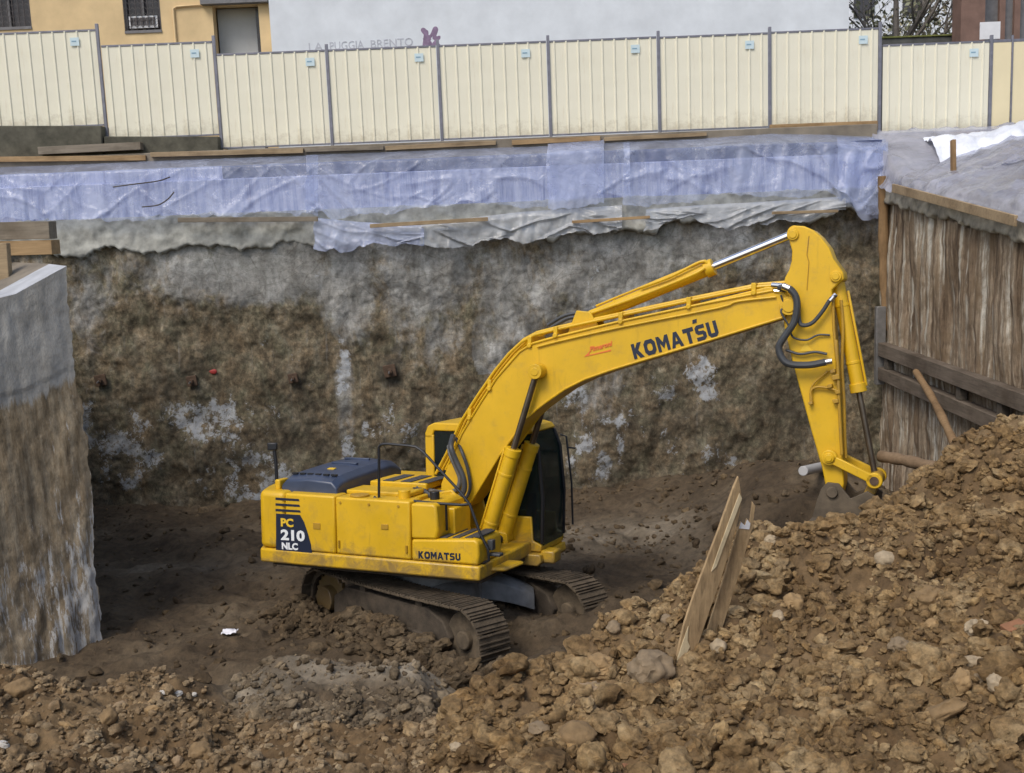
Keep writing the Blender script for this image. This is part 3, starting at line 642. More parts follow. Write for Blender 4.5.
drape('plastic_sheet', [(836, 137), (860, 137), (890, 137)], [(836, 196), (848, 200), (862, 216), (890, 212)], 838, 888, 'film_white', 'bunched film with deep folds right in the far corner above the arm', seed=83, lap=.10, wr=.11)
drape('plastic_sheet', [(318, 218), (360, 222), (400, 224), (430, 226)], [(312, 246), (340, 249), (400, 245), (430, 243)], 314, 424, 'film_white', 'small whitish film flap hanging below the middle battens', Yt=23.6, Ym=23.55, Yb=23.46, seed=43, lap=.03)
drape('plastic_sheet', [(418, 224), (520, 212), (580, 208), (625, 205)], [(418, 243), (470, 247), (510, 242), (580, 234), (625, 230)], 420, 622, 'film_clear', 'crumpled clear film bunched below the narrow whitish patch', Yt=23.6, Ym=23.52, Yb=23.44, seed=53, wr=.08)
drape('plastic_sheet', [(640, 210), (700, 205), (760, 202), (850, 196)], [(640, 232), (690, 222), (730, 228), (790, 222), (850, 214)], 645, 846, 'film_clear', 'thin clear film strip clinging to the concrete above the arm', Yt=23.6, Ym=23.52, Yb=23.46, seed=63, wr=.06)
# film over the right bank
def bank_film(name, x_edge0, ya, yb, ext, m, lab, seed, off=.05):
    V = []; ny_ = 90; nt_ = 70; y_ = np.linspace(ya, yb, ny_); t_ = np.linspace(0, 1, nt_); YY, TT = np.meshgrid(y_, t_)
    front = np.clip(TT / .18, 0, 1); XX = RX - .20 + .12 * front + np.clip(TT - .18, 0, 1) / .82 * ext
    ZZ = np.where(TT < .18, rtop(YY) + .24 + .16 * front + .05 * fbm(YY * 2.2, YY * 0, octv=3, seed=seed) * (1 - front), bank_h(XX, YY) + .12)
    rg_ = np.clip(1 - 2.6 * np.abs(vnoise(XX * .5 + YY * .45, (XX - YY) * 1.7, seed=seed + 6)), 0, 1) ** 2 + .6 * np.clip(1 - 3 * np.abs(vnoise(XX * .9 + YY * .9, (XX - YY) * 4.1, seed=seed + 7)), 0, 1) ** 2
    wv = .07 * rg_ + .012 * fbm(XX * 1.1 + YY * .9, (XX - YY) * 3.2, octv=4, seed=seed + 1); ZZ = np.minimum(ZZ, 7.36) + off + wv * (TT > .12)
    XX = XX - .03 * np.abs(fbm(YY * 3, ZZ * 3, octv=3, seed=seed + 2)) * (TT <= .25)
    o = mesh_np(name, np.stack([XX.ravel(), YY.ravel(), ZZ.ravel()], 1), gridfaces(ny_, nt_), m); return tag(o, lab, 'plastic sheet', 'plastic sheets draped over the pit edge')
bank_film('plastic_sheet', 0, 20.4, 24.60, 5.5, 'film_grey', 'greyish film over the right bank near the upright corner post', 91)
bank_film('plastic_sheet', 0, 10, 20.9, 7.0, 'film_grey', 'greyish wrinkled film over the right bank toward the edge of the picture', 95, .09)
p0 = atY(985, 143, 23.6)
gx, gy = np.meshgrid(np.linspace(-1.1, 1.6, 50), np.linspace(-.5, .55, 26)); gz = .13 * np.abs(fbm(gx * 1.6 + gy, gy * 2.4 - gx * .6, octv=3, seed=97)) + .25 * np.exp(-(gy / .3) ** 2) - .05
o = mesh_np('plastic_sheet', np.stack([(p0[0] + gx).ravel(), (p0[1] + gy).ravel(), (bank_h(p0[0] + gx, p0[1] + gy) + .16 + gz).ravel()], 1), gridfaces(50, 26), 'film_bright')
tag(o, 'bright white crumpled film heaped below the plain hoarding panels at right', 'plastic sheet', 'plastic sheets draped over the pit edge')
a = atY(954, 172, 21.6); b_ = atY(953, 140, 21.75); tag(MB().bar(a - np.array([0, 0, .3]), b_, .07, .13, (0, 1, 0)).build('timber_stake', 'post_up', None, .008), 'short timber stake standing up through the film on the right bank', 'stake')

# battens and boards along the edge
def board(name, pa, pb, Y, h, th, m, lab, group=None, cat='board', Y2=None):
    a = atY(*pa, Y); b_ = atY(*pb, Y if Y2 is None else Y2); return tag(MB().bar(a, b_, th, h, (0, 0, 1)).build(name, m, None, .006), lab, cat, group)
G1 = 'thin battens holding the films'; G2 = 'boards laid under the hoarding'
board('batten', (178, 220), (318, 219), 23.42, .10, .05, 'board_grey', 'thin grey batten nailed below the left bluish film', G1, 'batten')
board('batten', (370, 226), (488, 219), 23.38, .08, .05, 'board_tan', 'thin tan batten holding the crumpled film behind the boom bend', G1, 'batten')
board('batten', (572, 222), (650, 217), 23.38, .06, .05, 'board_orange', 'thin reddish batten below the right end of the narrow whitish patch', G1, 'batten')
board('batten', (772, 213), (838, 211), 23.38, .06, .05, 'board_tan', 'thin tan batten beside the top of the arm', G1, 'batten')
board('edge_board', (-40, 160), (147, 158), 24.4, .11, .2, 'board_orange', 'long brownish board under the grey plank at far left', G2)
board('edge_board', (40, 151), (142, 146), 24.42, .16, .22, 'board_grey', 'grey plank lying below the leftmost hoarding panels', G2)
board('edge_board', (152, 155), (304, 151), 24.38, .10, .25, 'board_tan', 'long tan board below the second and third hoarding panels', G2)
board('edge_board', (306, 150.5), (384, 148), 24.4, .08, .22, 'board_grey', 'short grey board below the fourth hoarding panel', G2)
board('edge_board', (386, 148.5), (496, 143), 24.42, .09, .22, 'board_tan', 'thin tan board below the fifth hoarding panel', G2)
board('edge_board', (512, 143), (600, 138.5), 24.42, .10, .22, 'board_orange', 'short orange board below the sixth hoarding panel', G2)
board('edge_board', (604, 139.5), (706, 134.5), 24.42, .08, .22, 'board_tan', 'thin brown board below the seventh hoarding panel', G2)
board('edge_board', (770, 129.5), (877, 125.5), 24.55, .2, .1, 'board_orange', 'thick orange board under the last ribbed panel before the step', G2)
def block(px0, px1, py0, py1, Y, th, m, name, lab, cat, group=None):
    a = atY(px0, (py0 + py1) / 2, Y); b_ = atY(px1, (py0 + py1) / 2, Y); h = abs(atY(px0, py0, Y)[2] - atY(px0, py1, Y)[2])
    return tag(MB().bar(a, b_, th, h).build(name, m, None, .02), lab, cat, group)
block(-60, 106, 126.5, 160, 24.75, .5, 'concrete_kerb', 'kerb_block', 'dark concrete kerb carrying the leftmost hoarding panel', 'kerb', 'kerbs under the stepped panels')
block(108, 221, 137, 160, 24.78, .45, 'concrete_kerb', 'kerb_block', 'dark concrete kerb carrying the panel beneath the barred window', 'kerb', 'kerbs under the stepped panels')

for P_, lab in [([(113, 187), (135, 184), (158, 181), (170, 177)], 'dark cord lying across the left bluish film, upper of two'), ([(142, 207), (158, 205), (168, 199), (174, 192)], 'dark curved cord on the left bluish film, lower of two')]:
    tag(MB().tube(smooth_path([atY(x, y, 23.36) for x, y in P_], 6), .014, 6).build('cord', 'board_dark', None), lab, 'cord')
# ------------------------------------------------------------------ street, hoarding, houses
ST = 7.30
flat('street', (.10, .098, .092), .9, 0, .2, 1.5, .4)
tag(MB().box((-400, 24.62, ST - .3), (400, 900, ST)).build('street', 'street', None), kind='structure')
tag(MB().box((-14, 24.37, ST - .4), (8.0, 24.74, ST + .255)).build('verge', 'street_dirt', None, .02), kind='structure')
def panelmat():
    m, nt, b = mat('panel_cream')
    v = coord(nt); c = ramp(nt, noise(nt, 1.1, 5, .6, v), [(.3, (.75, .715, .575)), (.7, (.80, .765, .62))])
    c = mix(nt, ramp(nt, noise(nt, 1.6, 8, .74, coord(nt, (7, 7, .7)), .2), [(.56, (0, 0, 0)), (.74, (.42,) * 3)]), c, (.55, .45, .28))
    sx = N(nt, 'ShaderNodeSeparateXYZ'); L(nt, v, sx.inputs[0]); mr = N(nt, 'ShaderNodeMapRange'); L(nt, sx.outputs[2], mr.inputs[0]); mr.inputs[1].default_value = .5; mr.inputs[2].default_value = 0; mr.inputs[4].default_value = .35
    ad = N(nt, 'ShaderNodeMath', operation='ADD'); L(nt, mr.outputs[0], ad.inputs[0]); L(nt, noise(nt, 5, 8, .75, v), ad.inputs[1])
    c = mix(nt, ramp(nt, ad.outputs[0], [(.64, (0, 0, 0)), (.9, (.5,) * 3)]), c, (.36, .30, .20))
    L(nt, c, b.inputs['Base Color']); b.inputs['Roughness'].default_value = .5; bump(nt, b, noise(nt, 2.2, 3, .5, v), .35, .03); M['panel_cream'] = m
panelmat(); flat('panel_plain', (.76, .66, .43), .5, 0, .05, 1.2); flat('tube_grey', (.20, .20, .235), .5, .4, .2)
flat('sticker_blue', (.56, .68, .72), .5, 0, .05); flat('sticker_dark', (.22, .36, .46), .5, 0, .05)
FY = 24.8
def fx(px, py): return atY(px, py, FY)[0]
panels = [(-225, -118, 8.2, 2.0, 0), (-118, -4, 8.2, 2.0, 0), (-4, 105, 8.19, 2.0, 1), (109.5, 219, 7.89, 1.96, 1), (223, 330, 7.60, 1.98, 1), (333, 440, 7.60, 1.98, 1), (442, 549, 7.60, 1.98, 1), (551, 658, 7.60, 1.98, 1), (660, 768, 7.59, 1.98, 1), (770, 877, 7.60, 1.98, 1), (882, 987, 7.34, 1.88, 1)]
labs = ['ribbed cream hoarding panel out beyond the left edge', 'ribbed cream hoarding panel ending beside the far left window', 'highest ribbed cream panel, stepped up at far left in front of the two barred windows', 'ribbed cream panel under the small barred window, one step below the highest', 'ribbed cream panel in front of the grey doorway', 'ribbed cream panel under the first half of the graffiti', 'ribbed cream panel with the purple graffiti blot above its left post',
        'ribbed cream panel above the narrow whitish film patch', 'ribbed cream panel, second left from the step, under the blank white wall', 'ribbed cream panel standing on the thick orange board, last before the step down', 'lower ribbed cream panel right of the step, below the tree window']
for k, (pa, pb, zb, hh, stk) in enumerate(panels):
    pm = 136
    xa, xb = fx(pa, pm), fx(pb, pm); w = xb - xa
    if k in (0, 1): zb = 8.2
    t = empty('hoarding_panel', (xa, FY, zb), labs[k], 'hoarding panel', 'cream sheet metal hoarding panels')
    nr = 9; pitch = w / nr; prof = [(0, 0)]
    for i in range(nr):
        x = i * pitch + pitch * .5
        prof += [(x - .026, 0), (x - .012, -.022), (x + .012, -.022), (x + .026, 0)]
    prof.append((w, 0)); mb = MB(); n = len(prof)
    mb.add([(x, y, 0.03) for x, y in prof] + [(x, y, hh - .01) for x, y in prof] + [(x, y + .004, .03) for x, y in prof] + [(x, y + .004, hh - .01) for x, y in prof],
           [(i, i + 1, n + i + 1, n + i) for i in range(n - 1)] + [(2 * n + i + 1, 2 * n + i, 3 * n + i, 3 * n + i + 1) for i in range(n - 1)])
    mb.build('ribbed_sheet', 'panel_cream', t, 0, 20)
    MB().box((0, -.012, 0), (w, .028, .035)).build('bottom_rail', 'tube_grey', t, .004)
    MB().box((0, -.012, hh - .03), (w, .028, hh + .012)).build('top_rail', 'tube_grey', t, .004)
    mb = MB().box((w + .012, -.03, -.28 if k != 2 else -.5), (w + .075, .035, hh + .12)).build('post', 'tube_grey', t, .006)
    if stk:
        sx = w * (.79 + .03 * math.sin(k * 5.1)); MB().box((sx, -.032, hh - .32), (sx + .19, -.027, hh - .15)).build('sticker', 'sticker_blue', t)
        MB().box((sx + .03, -.036, hh - .24), (sx + .13, -.033, hh - .215)).build('sticker_text', 'sticker_dark', t)
for pa, pb, lab in [(989, 1010, 'narrow plain cream panel right of the step, beside the white notice'), (1012, 1075, 'plain cream panel at the right edge of the hoarding'), (1077, 1190, 'plain cream panel out beyond the right edge')]:
    xa, xb = fx(pa, 90), fx(pb, 90); t = empty('hoarding_panel', (xa, FY, 7.34), lab, 'hoarding panel', 'plain sheet hoarding panels'); w = xb - xa
    MB().box((0, -.006, .03), (w, .006, 1.87)).build('plain_sheet', 'panel_plain', t); MB().box((0, -.012, 1.84), (w, .03, 1.90)).build('top_rail', 'tube_grey', t, .004)
    MB().box((w + .004, -.03, -.2), (w + .04, .03, 1.98)).build('post', 'tube_grey', t, .006)

# ochre house
flat('render_ochre', (.66, .49, .27), .9, 0, .12, 1.6, .3); flat('render_white', (.66, .69, .73), .9, 0, .09, 1.4, .25); flat('frame_grey', (.17, .165, .17), .6, .2, .2); flat('pane_dark', (.055, .05, .055), .25, 0, .3); flat('recess_grey', (.46, .47, .47), .85, 0, .12, 1.2); flat('iron', (.085, .075, .075), .6, .3, .2); flat('card_white', (.7, .7, .72), .7, 0, .05)
HY = 30.0
hs = empty('ochre_house', (-12, HY, ST), 'ochre rendered house with barred windows and a grey doorway behind the left hoarding', 'house')
def hobj(mb, name, m, parent, bev=0):
    mb.v = [(x + 12, y - HY, z - ST) for x, y, z in mb.v]; return mb.build(name, m, parent, bev)
def hp(px, py): p = atY(px, py, HY); return p[0], p[2]
dx0, dz1 = hp(212, 6); dx1, _z = hp(258, 6); xr = hp(271, 20)[0]
mb = MB(); holes = [(hp(-14, 29), hp(32, -45)), (hp(125, 31), hp(161, -36))]
# wall pieces round the openings
def wall_grid(mb, x0, x1, z0, z1, y0, y1, holes):
    X = sorted({x0, x1} | {h[0] for h in holes} | {h[2] for h in holes}); Z = sorted({z0, z1} | {h[1] for h in holes} | {h[3] for h in holes})
    for i in range(len(X) - 1):
        for j in range(len(Z) - 1):
            cx, cz = (X[i] + X[i + 1]) / 2, (Z[j] + Z[j + 1]) / 2
            if not any(h[0] < cx < h[2] and h[1] < cz < h[3] for h in holes): mb.box((X[i], y0, Z[j]), (X[i + 1], y1, Z[j + 1]))
wins = []
for px0, px1, pyb in [(-14, 32, 28), (125, 162, 31)]:
    x0, zb = hp(px0, pyb); x1 = hp(px1, pyb)[0]; wins.append((x0, zb, x1, zb + 2.0))
door = (dx0, ST, dx1, dz1)
wall_grid(mb, -34, xr, ST, 17.5, HY, HY + .35, wins + [door]); hw = hobj(mb, 'wall', 'render_ochre', hs)
hobj(MB().box((-34.3, HY - .5, 17.5), (xr + .02, HY + 9, 17.8)), 'roof', 'frame_grey', hs)
hobj(MB().box((-34, HY + 8.6, ST), (xr, HY + 9, 17.5)), 'rear_wall', 'render_ochre', hs)
for (x0, z0, x1, z1) in wins:
    fr = MB()
    fr.box((x0, HY - .03, z0 - .07), (x1, HY + .04, z0)); fr.box((x0, HY + .1, z0), (x0 + .06, HY + .16, z1)); fr.box((x1 - .06, HY + .1, z0), (x1, HY + .16, z1)); fr.box(((x0 + x1) / 2 - .03, HY + .1, z0), ((x0 + x1) / 2 + .03, HY + .16, z1))
    w_ = hobj(fr, 'window', 'frame_grey', hs); hobj(MB().box((x0 + .002, HY + .2, z0), (x1 - .002, HY + .24, z1)), 'pane', 'pane_dark', w_)
    gm = MB(); nb = max(6, int((x1 - x0) / .14)); W_w = (x1 - x0)
    for i in range(nb + 1):
        x = x0 + .02 + (W_w - .04) * i / nb; gm.bar((x, HY - .01, z0 + .02), (x, HY - .01, z1), .016, .016, (0, 1, 0))
    for j in range(int(2.0 / .14)):
        z = z0 + .08 + j * .14
        for i in range(nb):
            xa = x0 + .02 + (W_w - .04) * i / nb; xb = xa + (W_w - .04) / nb
            gm.bar((xa, HY - .012, z), ((xa + xb) / 2, HY - .012, z + .07), .010, .012, (0, 1, 0)); gm.bar(((xa + xb) / 2, HY - .012, z + .07), (xb, HY - .012, z), .010, .012, (0, 1, 0))
    hobj(gm, 'grille', 'iron', w_)
(x0, z0, x1, z1) = wins[1]
cm = MB(); cm.box((x0 + .12, HY + .02, z0 + .06), (x1 - .1, HY + .05, z0 + .36)); hobj(cm, 'window_card', 'card_white', hs)
cm = MB()
for i in range(8):
    xx = x0 + .16 + i * (x1 - x0 - .3) / 8; cm.box((xx, HY + .008, z0 + .13), (xx + .07, HY + .018, z0 + .32))
hobj(cm, 'window_card_print', 'iron', hs)
# doorway recess
rc = MB(); rc.box((dx0, HY + .5, ST), (dx1, HY + .6, dz1)); hobj(rc, 'porch', 'recess_grey', hs)
hobj(MB().box((dx1 - .16, HY + .40, ST), (dx1 - .01, HY + .496, dz1 - .05)), 'door_leaf', 'pane_dark', hs)
hobj(MB().box((dx0 - .25, HY - .22, dz1 + .01), (dx1 + .3, HY - .003, dz1 + .14)), 'lintel', 'frame_grey', hs, .01)
pa = hp(176, 37); pb = hp(176, 9); pc = hp(204, 5)
hobj(MB().tube([(pa[0], HY - .04, ST + .5), (pa[0], HY - .04, pb[1]), (pa[0] + .1, HY - .04, pb[1] + .05), (pc[0], HY - .04, pc[1]), (pc[0], HY - .04, 14)], .03, 8), 'pipe', 'render_ochre', hs)

# white blank-walled building with faint graffiti
wb = empty('white_building', (1.5, HY - .1, ST), 'blank white rendered building with faint graffiti behind the middle of the hoarding', 'building')
xw0, xw1 = xr + .02, atY(846, 20, HY)[0]
def wobj(mb, name, m, parent=wb, bev=0):
    mb.v = [(x - 1.5, y - HY + .1, z - ST) for x, y, z in mb.v]; return mb.build(name, m, parent, bev)
ww = wobj(MB().box((xw0, HY - .25, ST), (xw1, HY + 10, 18.5)), 'wall', 'render_white'); wobj(MB().box((xw0 - .1, HY - .5, 18.5), (xw1 + .1, HY + 10.2, 18.75)), 'roof', 'frame_grey')
flat('graffiti_grey', (.47, .48, .53), .9, 0, .2); flat('graffiti_purple', (.24, .17, .26), .9, 0, .25)
def text_mesh(body, size, bold=0., ext=.004, shear=0., spacing=1.):
    cu = bpy.data.curves.new('t', 'FONT'); cu.body = body; cu.size = size; cu.offset = bold; cu.extrude = ext; cu.shear = shear; cu.align_x = 'LEFT'; cu.space_character = spacing; cu.resolution_u = 3
    ob = bpy.data.objects.new('t', cu); COL.objects.link(ob); dg = bpy.context.evaluated_depsgraph_get(); me = bpy.data.meshes.new_from_object(ob.evaluated_get(dg)); bpy.data.objects.remove(ob); bpy.data.curves.remove(cu)
    return me
def place_text(name, me, origin, xdir, nrm, m, parent, width=None, height_=None):
    x = Vector(xdir).normalized(); n = Vector(nrm).normalized(); u = n.cross(x).normalized(); n = x.cross(u)
    xs_ = [v.co.x for v in me.vertices]; ys_ = [v.co.y for v in me.vertices]; sx = width / (max(xs_) - min(xs_)) if width else 1; sy = height_ / (max(ys_) - min(ys_)) if height_ else sx
    x0 = min(xs_); y0 = min(ys_)
    for v in me.vertices:
        p = Vector(origin) + x * ((v.co.x - x0) * sx) + u * ((v.co.y - y0) * sy) + n * v.co.z; v.co = p
    me.materials.clear(); me.materials.append(M[m]); o = bpy.data.objects.new(name, me); COL.objects.link(o); o.parent = parent; return o
for wd_, pa_, pb_ in (('LA', (309, 51), (323, 50.4)), ('PUGGIA', (330, 50), (364, 48.2)), ('BRENTO', (371, 48), (413, 45.6))):
    a = atY(*pa_, HY - .26); b_ = atY(*pb_, HY - .26)
    place_text('graffiti', text_mesh(wd_, .3, .0), (a[0] - 1.5, -.154, a[2] - ST), (1, 0, (b_[2] - a[2]) / (b_[0] - a[0])), (0, -1, 0), 'graffiti_grey', ww, b_[0] - a[0], .2)
gb = MB(); c0 = atY(431, 38, HY - .26); gr_r = random.Random(3)
sp = [(-.20, -.22), (-.14, .18), (-.22, .20), (-.05, -.04), (-.18, -.02), (0, .06), (.10, .24), (.16, .20), (.08, -.02), (.22, .02), (.14, -.10), (.24, -.24), (.10, -.14), (.02, -.26), (-.06, -.12), (-.14, -.26)]
gb.tube(smooth_path([(c0[0] - 1.5 + x, -.152, c0[2] - ST + z) for x, z in sp], 5), .040, 6)
gb.tube(smooth_path([(c0[0] - 1.5 + x * .7 + .01, -.156, c0[2] - ST + z * .8) for x, z in sp[::-1]], 5), .036, 6)
gb.v = [(x, -.150 + (y + .152) * .12, z) for x, y, z in gb.v]
gb.build('graffiti_blot', 'graffiti_purple', ww)

# right: garden glimpse, low wall, brown building
flat('brown_clad', (.19, .115, .09), .85, 0, .2, 3, .4); flat('hedge_top', (.16, .17, .05), .9, 0, .3, 8)
flat('far_plaster', (.74, .76, .79), .9, 0, .1)
bb = empty('brown_building', (14, 31, ST), 'dark brown clad building front with narrow frames behind the plain hoarding', 'building')
def bobj(mb, name, m, bev=0, par=None):
    mb.v = [(x - 14, y - 31, z - ST) for x, y, z in mb.v]; return mb.build(name, m, par or bb, bev)
x0 = atY(961, 20, 31)[0]; x1 = atY(985, 20, 31)[0]
bobj(MB().box((x0, 31, ST), (x1, 31.6, 18)), 'pier', 'brown_clad'); bobj(MB().box((x1, 31.5, ST), (24, 31.9, 18)), 'wall', 'frame_grey'); bobj(MB().box((18, 31.902, ST), (24, 39, 18)), 'rear_wing', 'brown_clad')
for px in (1002, 1017, 1040): x = atY(px, 20, 31.4)[0]; bobj(MB().box((x - .08, 31.38, ST), (x + .08, 31.497, 18)), 'mullion', 'brown_clad')
bobj(MB().box((x0 - .2, 30.8, 18), (24.2, 39.2, 18.3)), 'roof', 'frame_grey')
x0 = atY(849, 40, 32)[0]; x1 = atY(961, 40, 32)[0]; z1 = atY(900, 38, 32)[2]
gw = MB().box((x0, 32, ST), (x1 - .02, 32.3, z1)).build('garden_wall', 'concrete_dark', None, .02); tag(gw, 'low dark garden wall between the white and the brown buildings', 'wall')
MB().box((x0, 31.96, z1 + .003), (x1 - .02, 32.34, z1 + .05)).build('coping', 'hedge_top', gw, .01)
xf = atY(849, 20, HY)[0]
fb = MB().box((8, 62, ST), (34, 70, 24)).build('distant_house', 'far_plaster', None); tag(fb, 'pale grey house far behind the garden trees', 'house')
for i in range(5):
    for j in range(4): MB().box((19 + i * 2.6, 61.93, 9 + j * 3.2), (20.1 + i * 2.6, 61.997, 10.6 + j * 3.2)).build('window', 'pane_dark', fb)
flat('bark', (.20, .18, .16), .95, 0, .35, 8, .6)
def leafmat(name, c):
    m, nt, b = mat(name); at = N(nt, 'ShaderNodeAttribute', attribute_name='tint')
    L(nt, ramp(nt, at.outputs['Fac'], [(0, tuple(x * .5 for x in c)), (.6, c), (1, tuple(min(1, x * 1.9) for x in c))]), b.inputs['Base Color']); b.inputs['Roughness'].default_value = .7; M[name] = m
leafmat('leaf_olive', (.33, .34, .22)); leafmat('leaf_tan', (.46, .42, .28))
def tree(name, x, y, h, r, m, lab, seed, nleaf=2600, leaf=.09, trunk_r=.085):
    R_ = random.Random(seed); t = empty(name, (x, y, ST), lab, 'tree', 'garden trees behind the right hoarding'); mb = MB(); tips = []
    def limb(p, d, l, rad, dep):
        pts = [p]; q = np.array(p, float); dd = np.array(d, float)
        for k in range(5):
            dd = dd + np.array([R_.uniform(-.16, .16), R_.uniform(-.16, .16), R_.uniform(-.02, .12)]); dd /= np.linalg.norm(dd); q = q + dd * l / 5; pts.append(q.copy())
            if dep >= 1: tips.append(q.copy())
        mb.tube(pts, [rad * (1 - .13 * k) for k in range(6)], 6)
        if dep < 3:
            for k in range(4 if dep else 6):
                an = R_.uniform(0, 2 * PI); e = dd * .6 + np.array([math.cos(an), math.sin(an), .35]) * .8; limb(pts[R_.choice([2, 3, 4, 5])], e / np.linalg.norm(e), l * .58, rad * .45, dep + 1)
    limb((0, 0, 0), (0, 0, 1), h * .62, trunk_r, 0); mb.build('trunk', 'bark', t)
    T = np.array(tips); g = np.random.default_rng(seed); c = T[g.integers(0, len(T), nleaf)] + g.normal(0, .16 * r, (nleaf, 3)); n = g.normal(size=(nleaf, 3)); n /= np.linalg.norm(n, axis=1)[:, None]; u = np.cross(n, g.normal(size=(nleaf, 3))); u /= np.linalg.norm(u, axis=1)[:, None]; w = np.cross(n, u)
    s_ = leaf * g.uniform(.5, 1.3, nleaf)[:, None]; V = np.stack([c - u * s_, c + w * s_ * .6, c + u * s_, c - w * s_ * .6], 1).reshape(-1, 3)
    mesh_np('crown', V, np.arange(nleaf * 4).reshape(-1, 4), m, {'tint': np.repeat(g.uniform(0, 1, nleaf), 4)}, False, t)
tx_ = atY(894, 20, 34)[0]
tree('garden_tree', tx_, 34, 7.5, 1.3, 'leaf_olive', 'garden tree with the thick dark trunk standing just behind the low dark wall', 5, 350, trunk_r=.20)
tree('garden_tree', atY(866, 20, 37)[0], 37, 6.5, 1.4, 'leaf_olive', 'olive green garden tree beside the corner of the white building', 6, 800)
tree('garden_tree', atY(925, 20, 38)[0], 38, 6.0, 1.5, 'leaf_tan', 'pale tan leaved garden tree in the gap beside the brown building', 8, 900)
tree('garden_tree', atY(950, 20, 44)[0], 44, 7.5, 1.6, 'leaf_olive', 'slender garden tree farthest back near the brown building', 9, 700)
# white notice on a stake
p = atY(990, 31, 25.1); t = empty('notice_board', (p[0], 25.1, ST), 'blank white notice board on a stake behind the plain hoarding', 'notice')
MB().box((-.22, -.01, p[2] - ST - .17), (.22, .01, p[2] - ST + .19)).build('board', 'card_white', t); MB().box((-.03, .012, 0), (.03, .05, p[2] - ST + .1)).build('stake', 'tube_grey', t)

# ------------------------------------------------------------------ left retaining wall (battered, lime streaked)
def leftwall_material():
    m, nt, b = mat('left_wall')
    v = coord(nt, (6.5, 6.5, .6)); v0 = coord(nt)
    soil_ = ramp(nt, noise(nt, 1.4, 12, .78, v, .15), [(.30, (.095, .070, .043)), (.44, (.20, .152, .096)), (.60, (.30, .245, .17))])
    f = noise(nt, 8, 8, .72, coord(nt, (1, 1, .6))); soil_ = mix(nt, .85, soil_, ramp(nt, f, [(.28, (.4, .4, .4)), (.5, (1, 1, 1)), (.75, (1.5, 1.48, 1.45))]), 'MULTIPLY')
    li = N(nt, 'ShaderNodeAttribute', attribute_name='lime'); cp = N(nt, 'ShaderNodeAttribute', attribute_name='cap')
    ad = N(nt, 'ShaderNodeMath', operation='MULTIPLY_ADD'); L(nt, noise(nt, 2.0, 12, .8, v, .1), ad.inputs[0]); ad.inputs[1].default_value = 1.9; L(nt, li.outputs['Fac'], ad.inputs[2])
    c = mix(nt, _rng(nt, ad.outputs[0], 1.43, 1.52, .9), soil_, (.46, .45, .43))
    con = ramp(nt, noise(nt, 3, 7, .66, v0), [(.3, (.24, .235, .22)), (.7, (.42, .415, .40))])
    ad = N(nt, 'ShaderNodeMath', operation='MULTIPLY_ADD'); L(nt, noise(nt, 1.6, 6, .7, v), ad.inputs[0]); ad.inputs[1].default_value = 1.2; L(nt, cp.outputs['Fac'], ad.inputs[2])
    c = mix(nt, _rng(nt, ad.outputs[0], 1.02, 1.2, .85), c, con)
    L(nt, c, b.inputs['Base Color']); b.inputs['Roughness'].default_value = .88; b.inputs['Specular IOR Level'].default_value = .25; bump(nt, b, f, .8, .04); M['left_wall'] = m
leftwall_material()
PB = atZ(105, 642, 0.); PT = atY(66, 266, PB[1] + .35)
un = np.array([-math.cos(math.radians(42)), -math.sin(math.radians(42)), 0]); ret = np.array([-.62, .785, 0]); nf = np.array([math.sin(math.radians(42)), -math.cos(math.radians(42)), 0])
nu_, nv_ = 170, 150
U, Vv = np.meshgrid(np.linspace(0, 6, nu_), np.linspace(-.08, 1, nv_))
topdrop = np.interp(U, [0, .75, 6], [0, .34, 1.2])
e0 = PB + (PT - PB) * Vv[..., None]; e0[..., 2] -= topdrop * np.clip(Vv, 0, 1)
dl = .05 * fbm(U * 1.6, e0[..., 2] * .7, octv=4, seed=101) + .05 * np.abs(vnoise(U * 5.5, e0[..., 2] * .7, seed=102)) + .02 * fbm(U * 9, e0[..., 2] * 4, octv=3, seed=103)
e0 = e0 + un * (.05 * fbm(zz_ := e0[..., 2] * .9, zz_ * 0, octv=6, seed=104, gain=.66) * np.clip(1 - U / .5, 0, 1))[..., None]
dl = dl * np.clip(1.15 - Vv, .35, 1) + .015 * (Vv > .74)
Pf = e0 + un * U[..., None] + nf * (dl * np.clip(U / .12, .35, 1))[..., None]
zz = e0[..., 2]
lime_ = .17 + .26 * np.clip((2.6 - zz) / 1.5, 0, 1) + .17 * np.clip(1 - U / .9, 0, 1)
cap_ = np.clip((Vv - .66) / .1, 0, 1)
lw = mesh_np('left_retaining_wall', Pf.reshape(-1, 3), gridfaces(nu_, nv_)[:, ::-1], 'left_wall', {'lime': lime_, 'cap': cap_})
lw.name = 'side_retaining_wall'; tag(lw, 'near left pit wall with grey concrete cap and white lime drips', 'retaining wall')
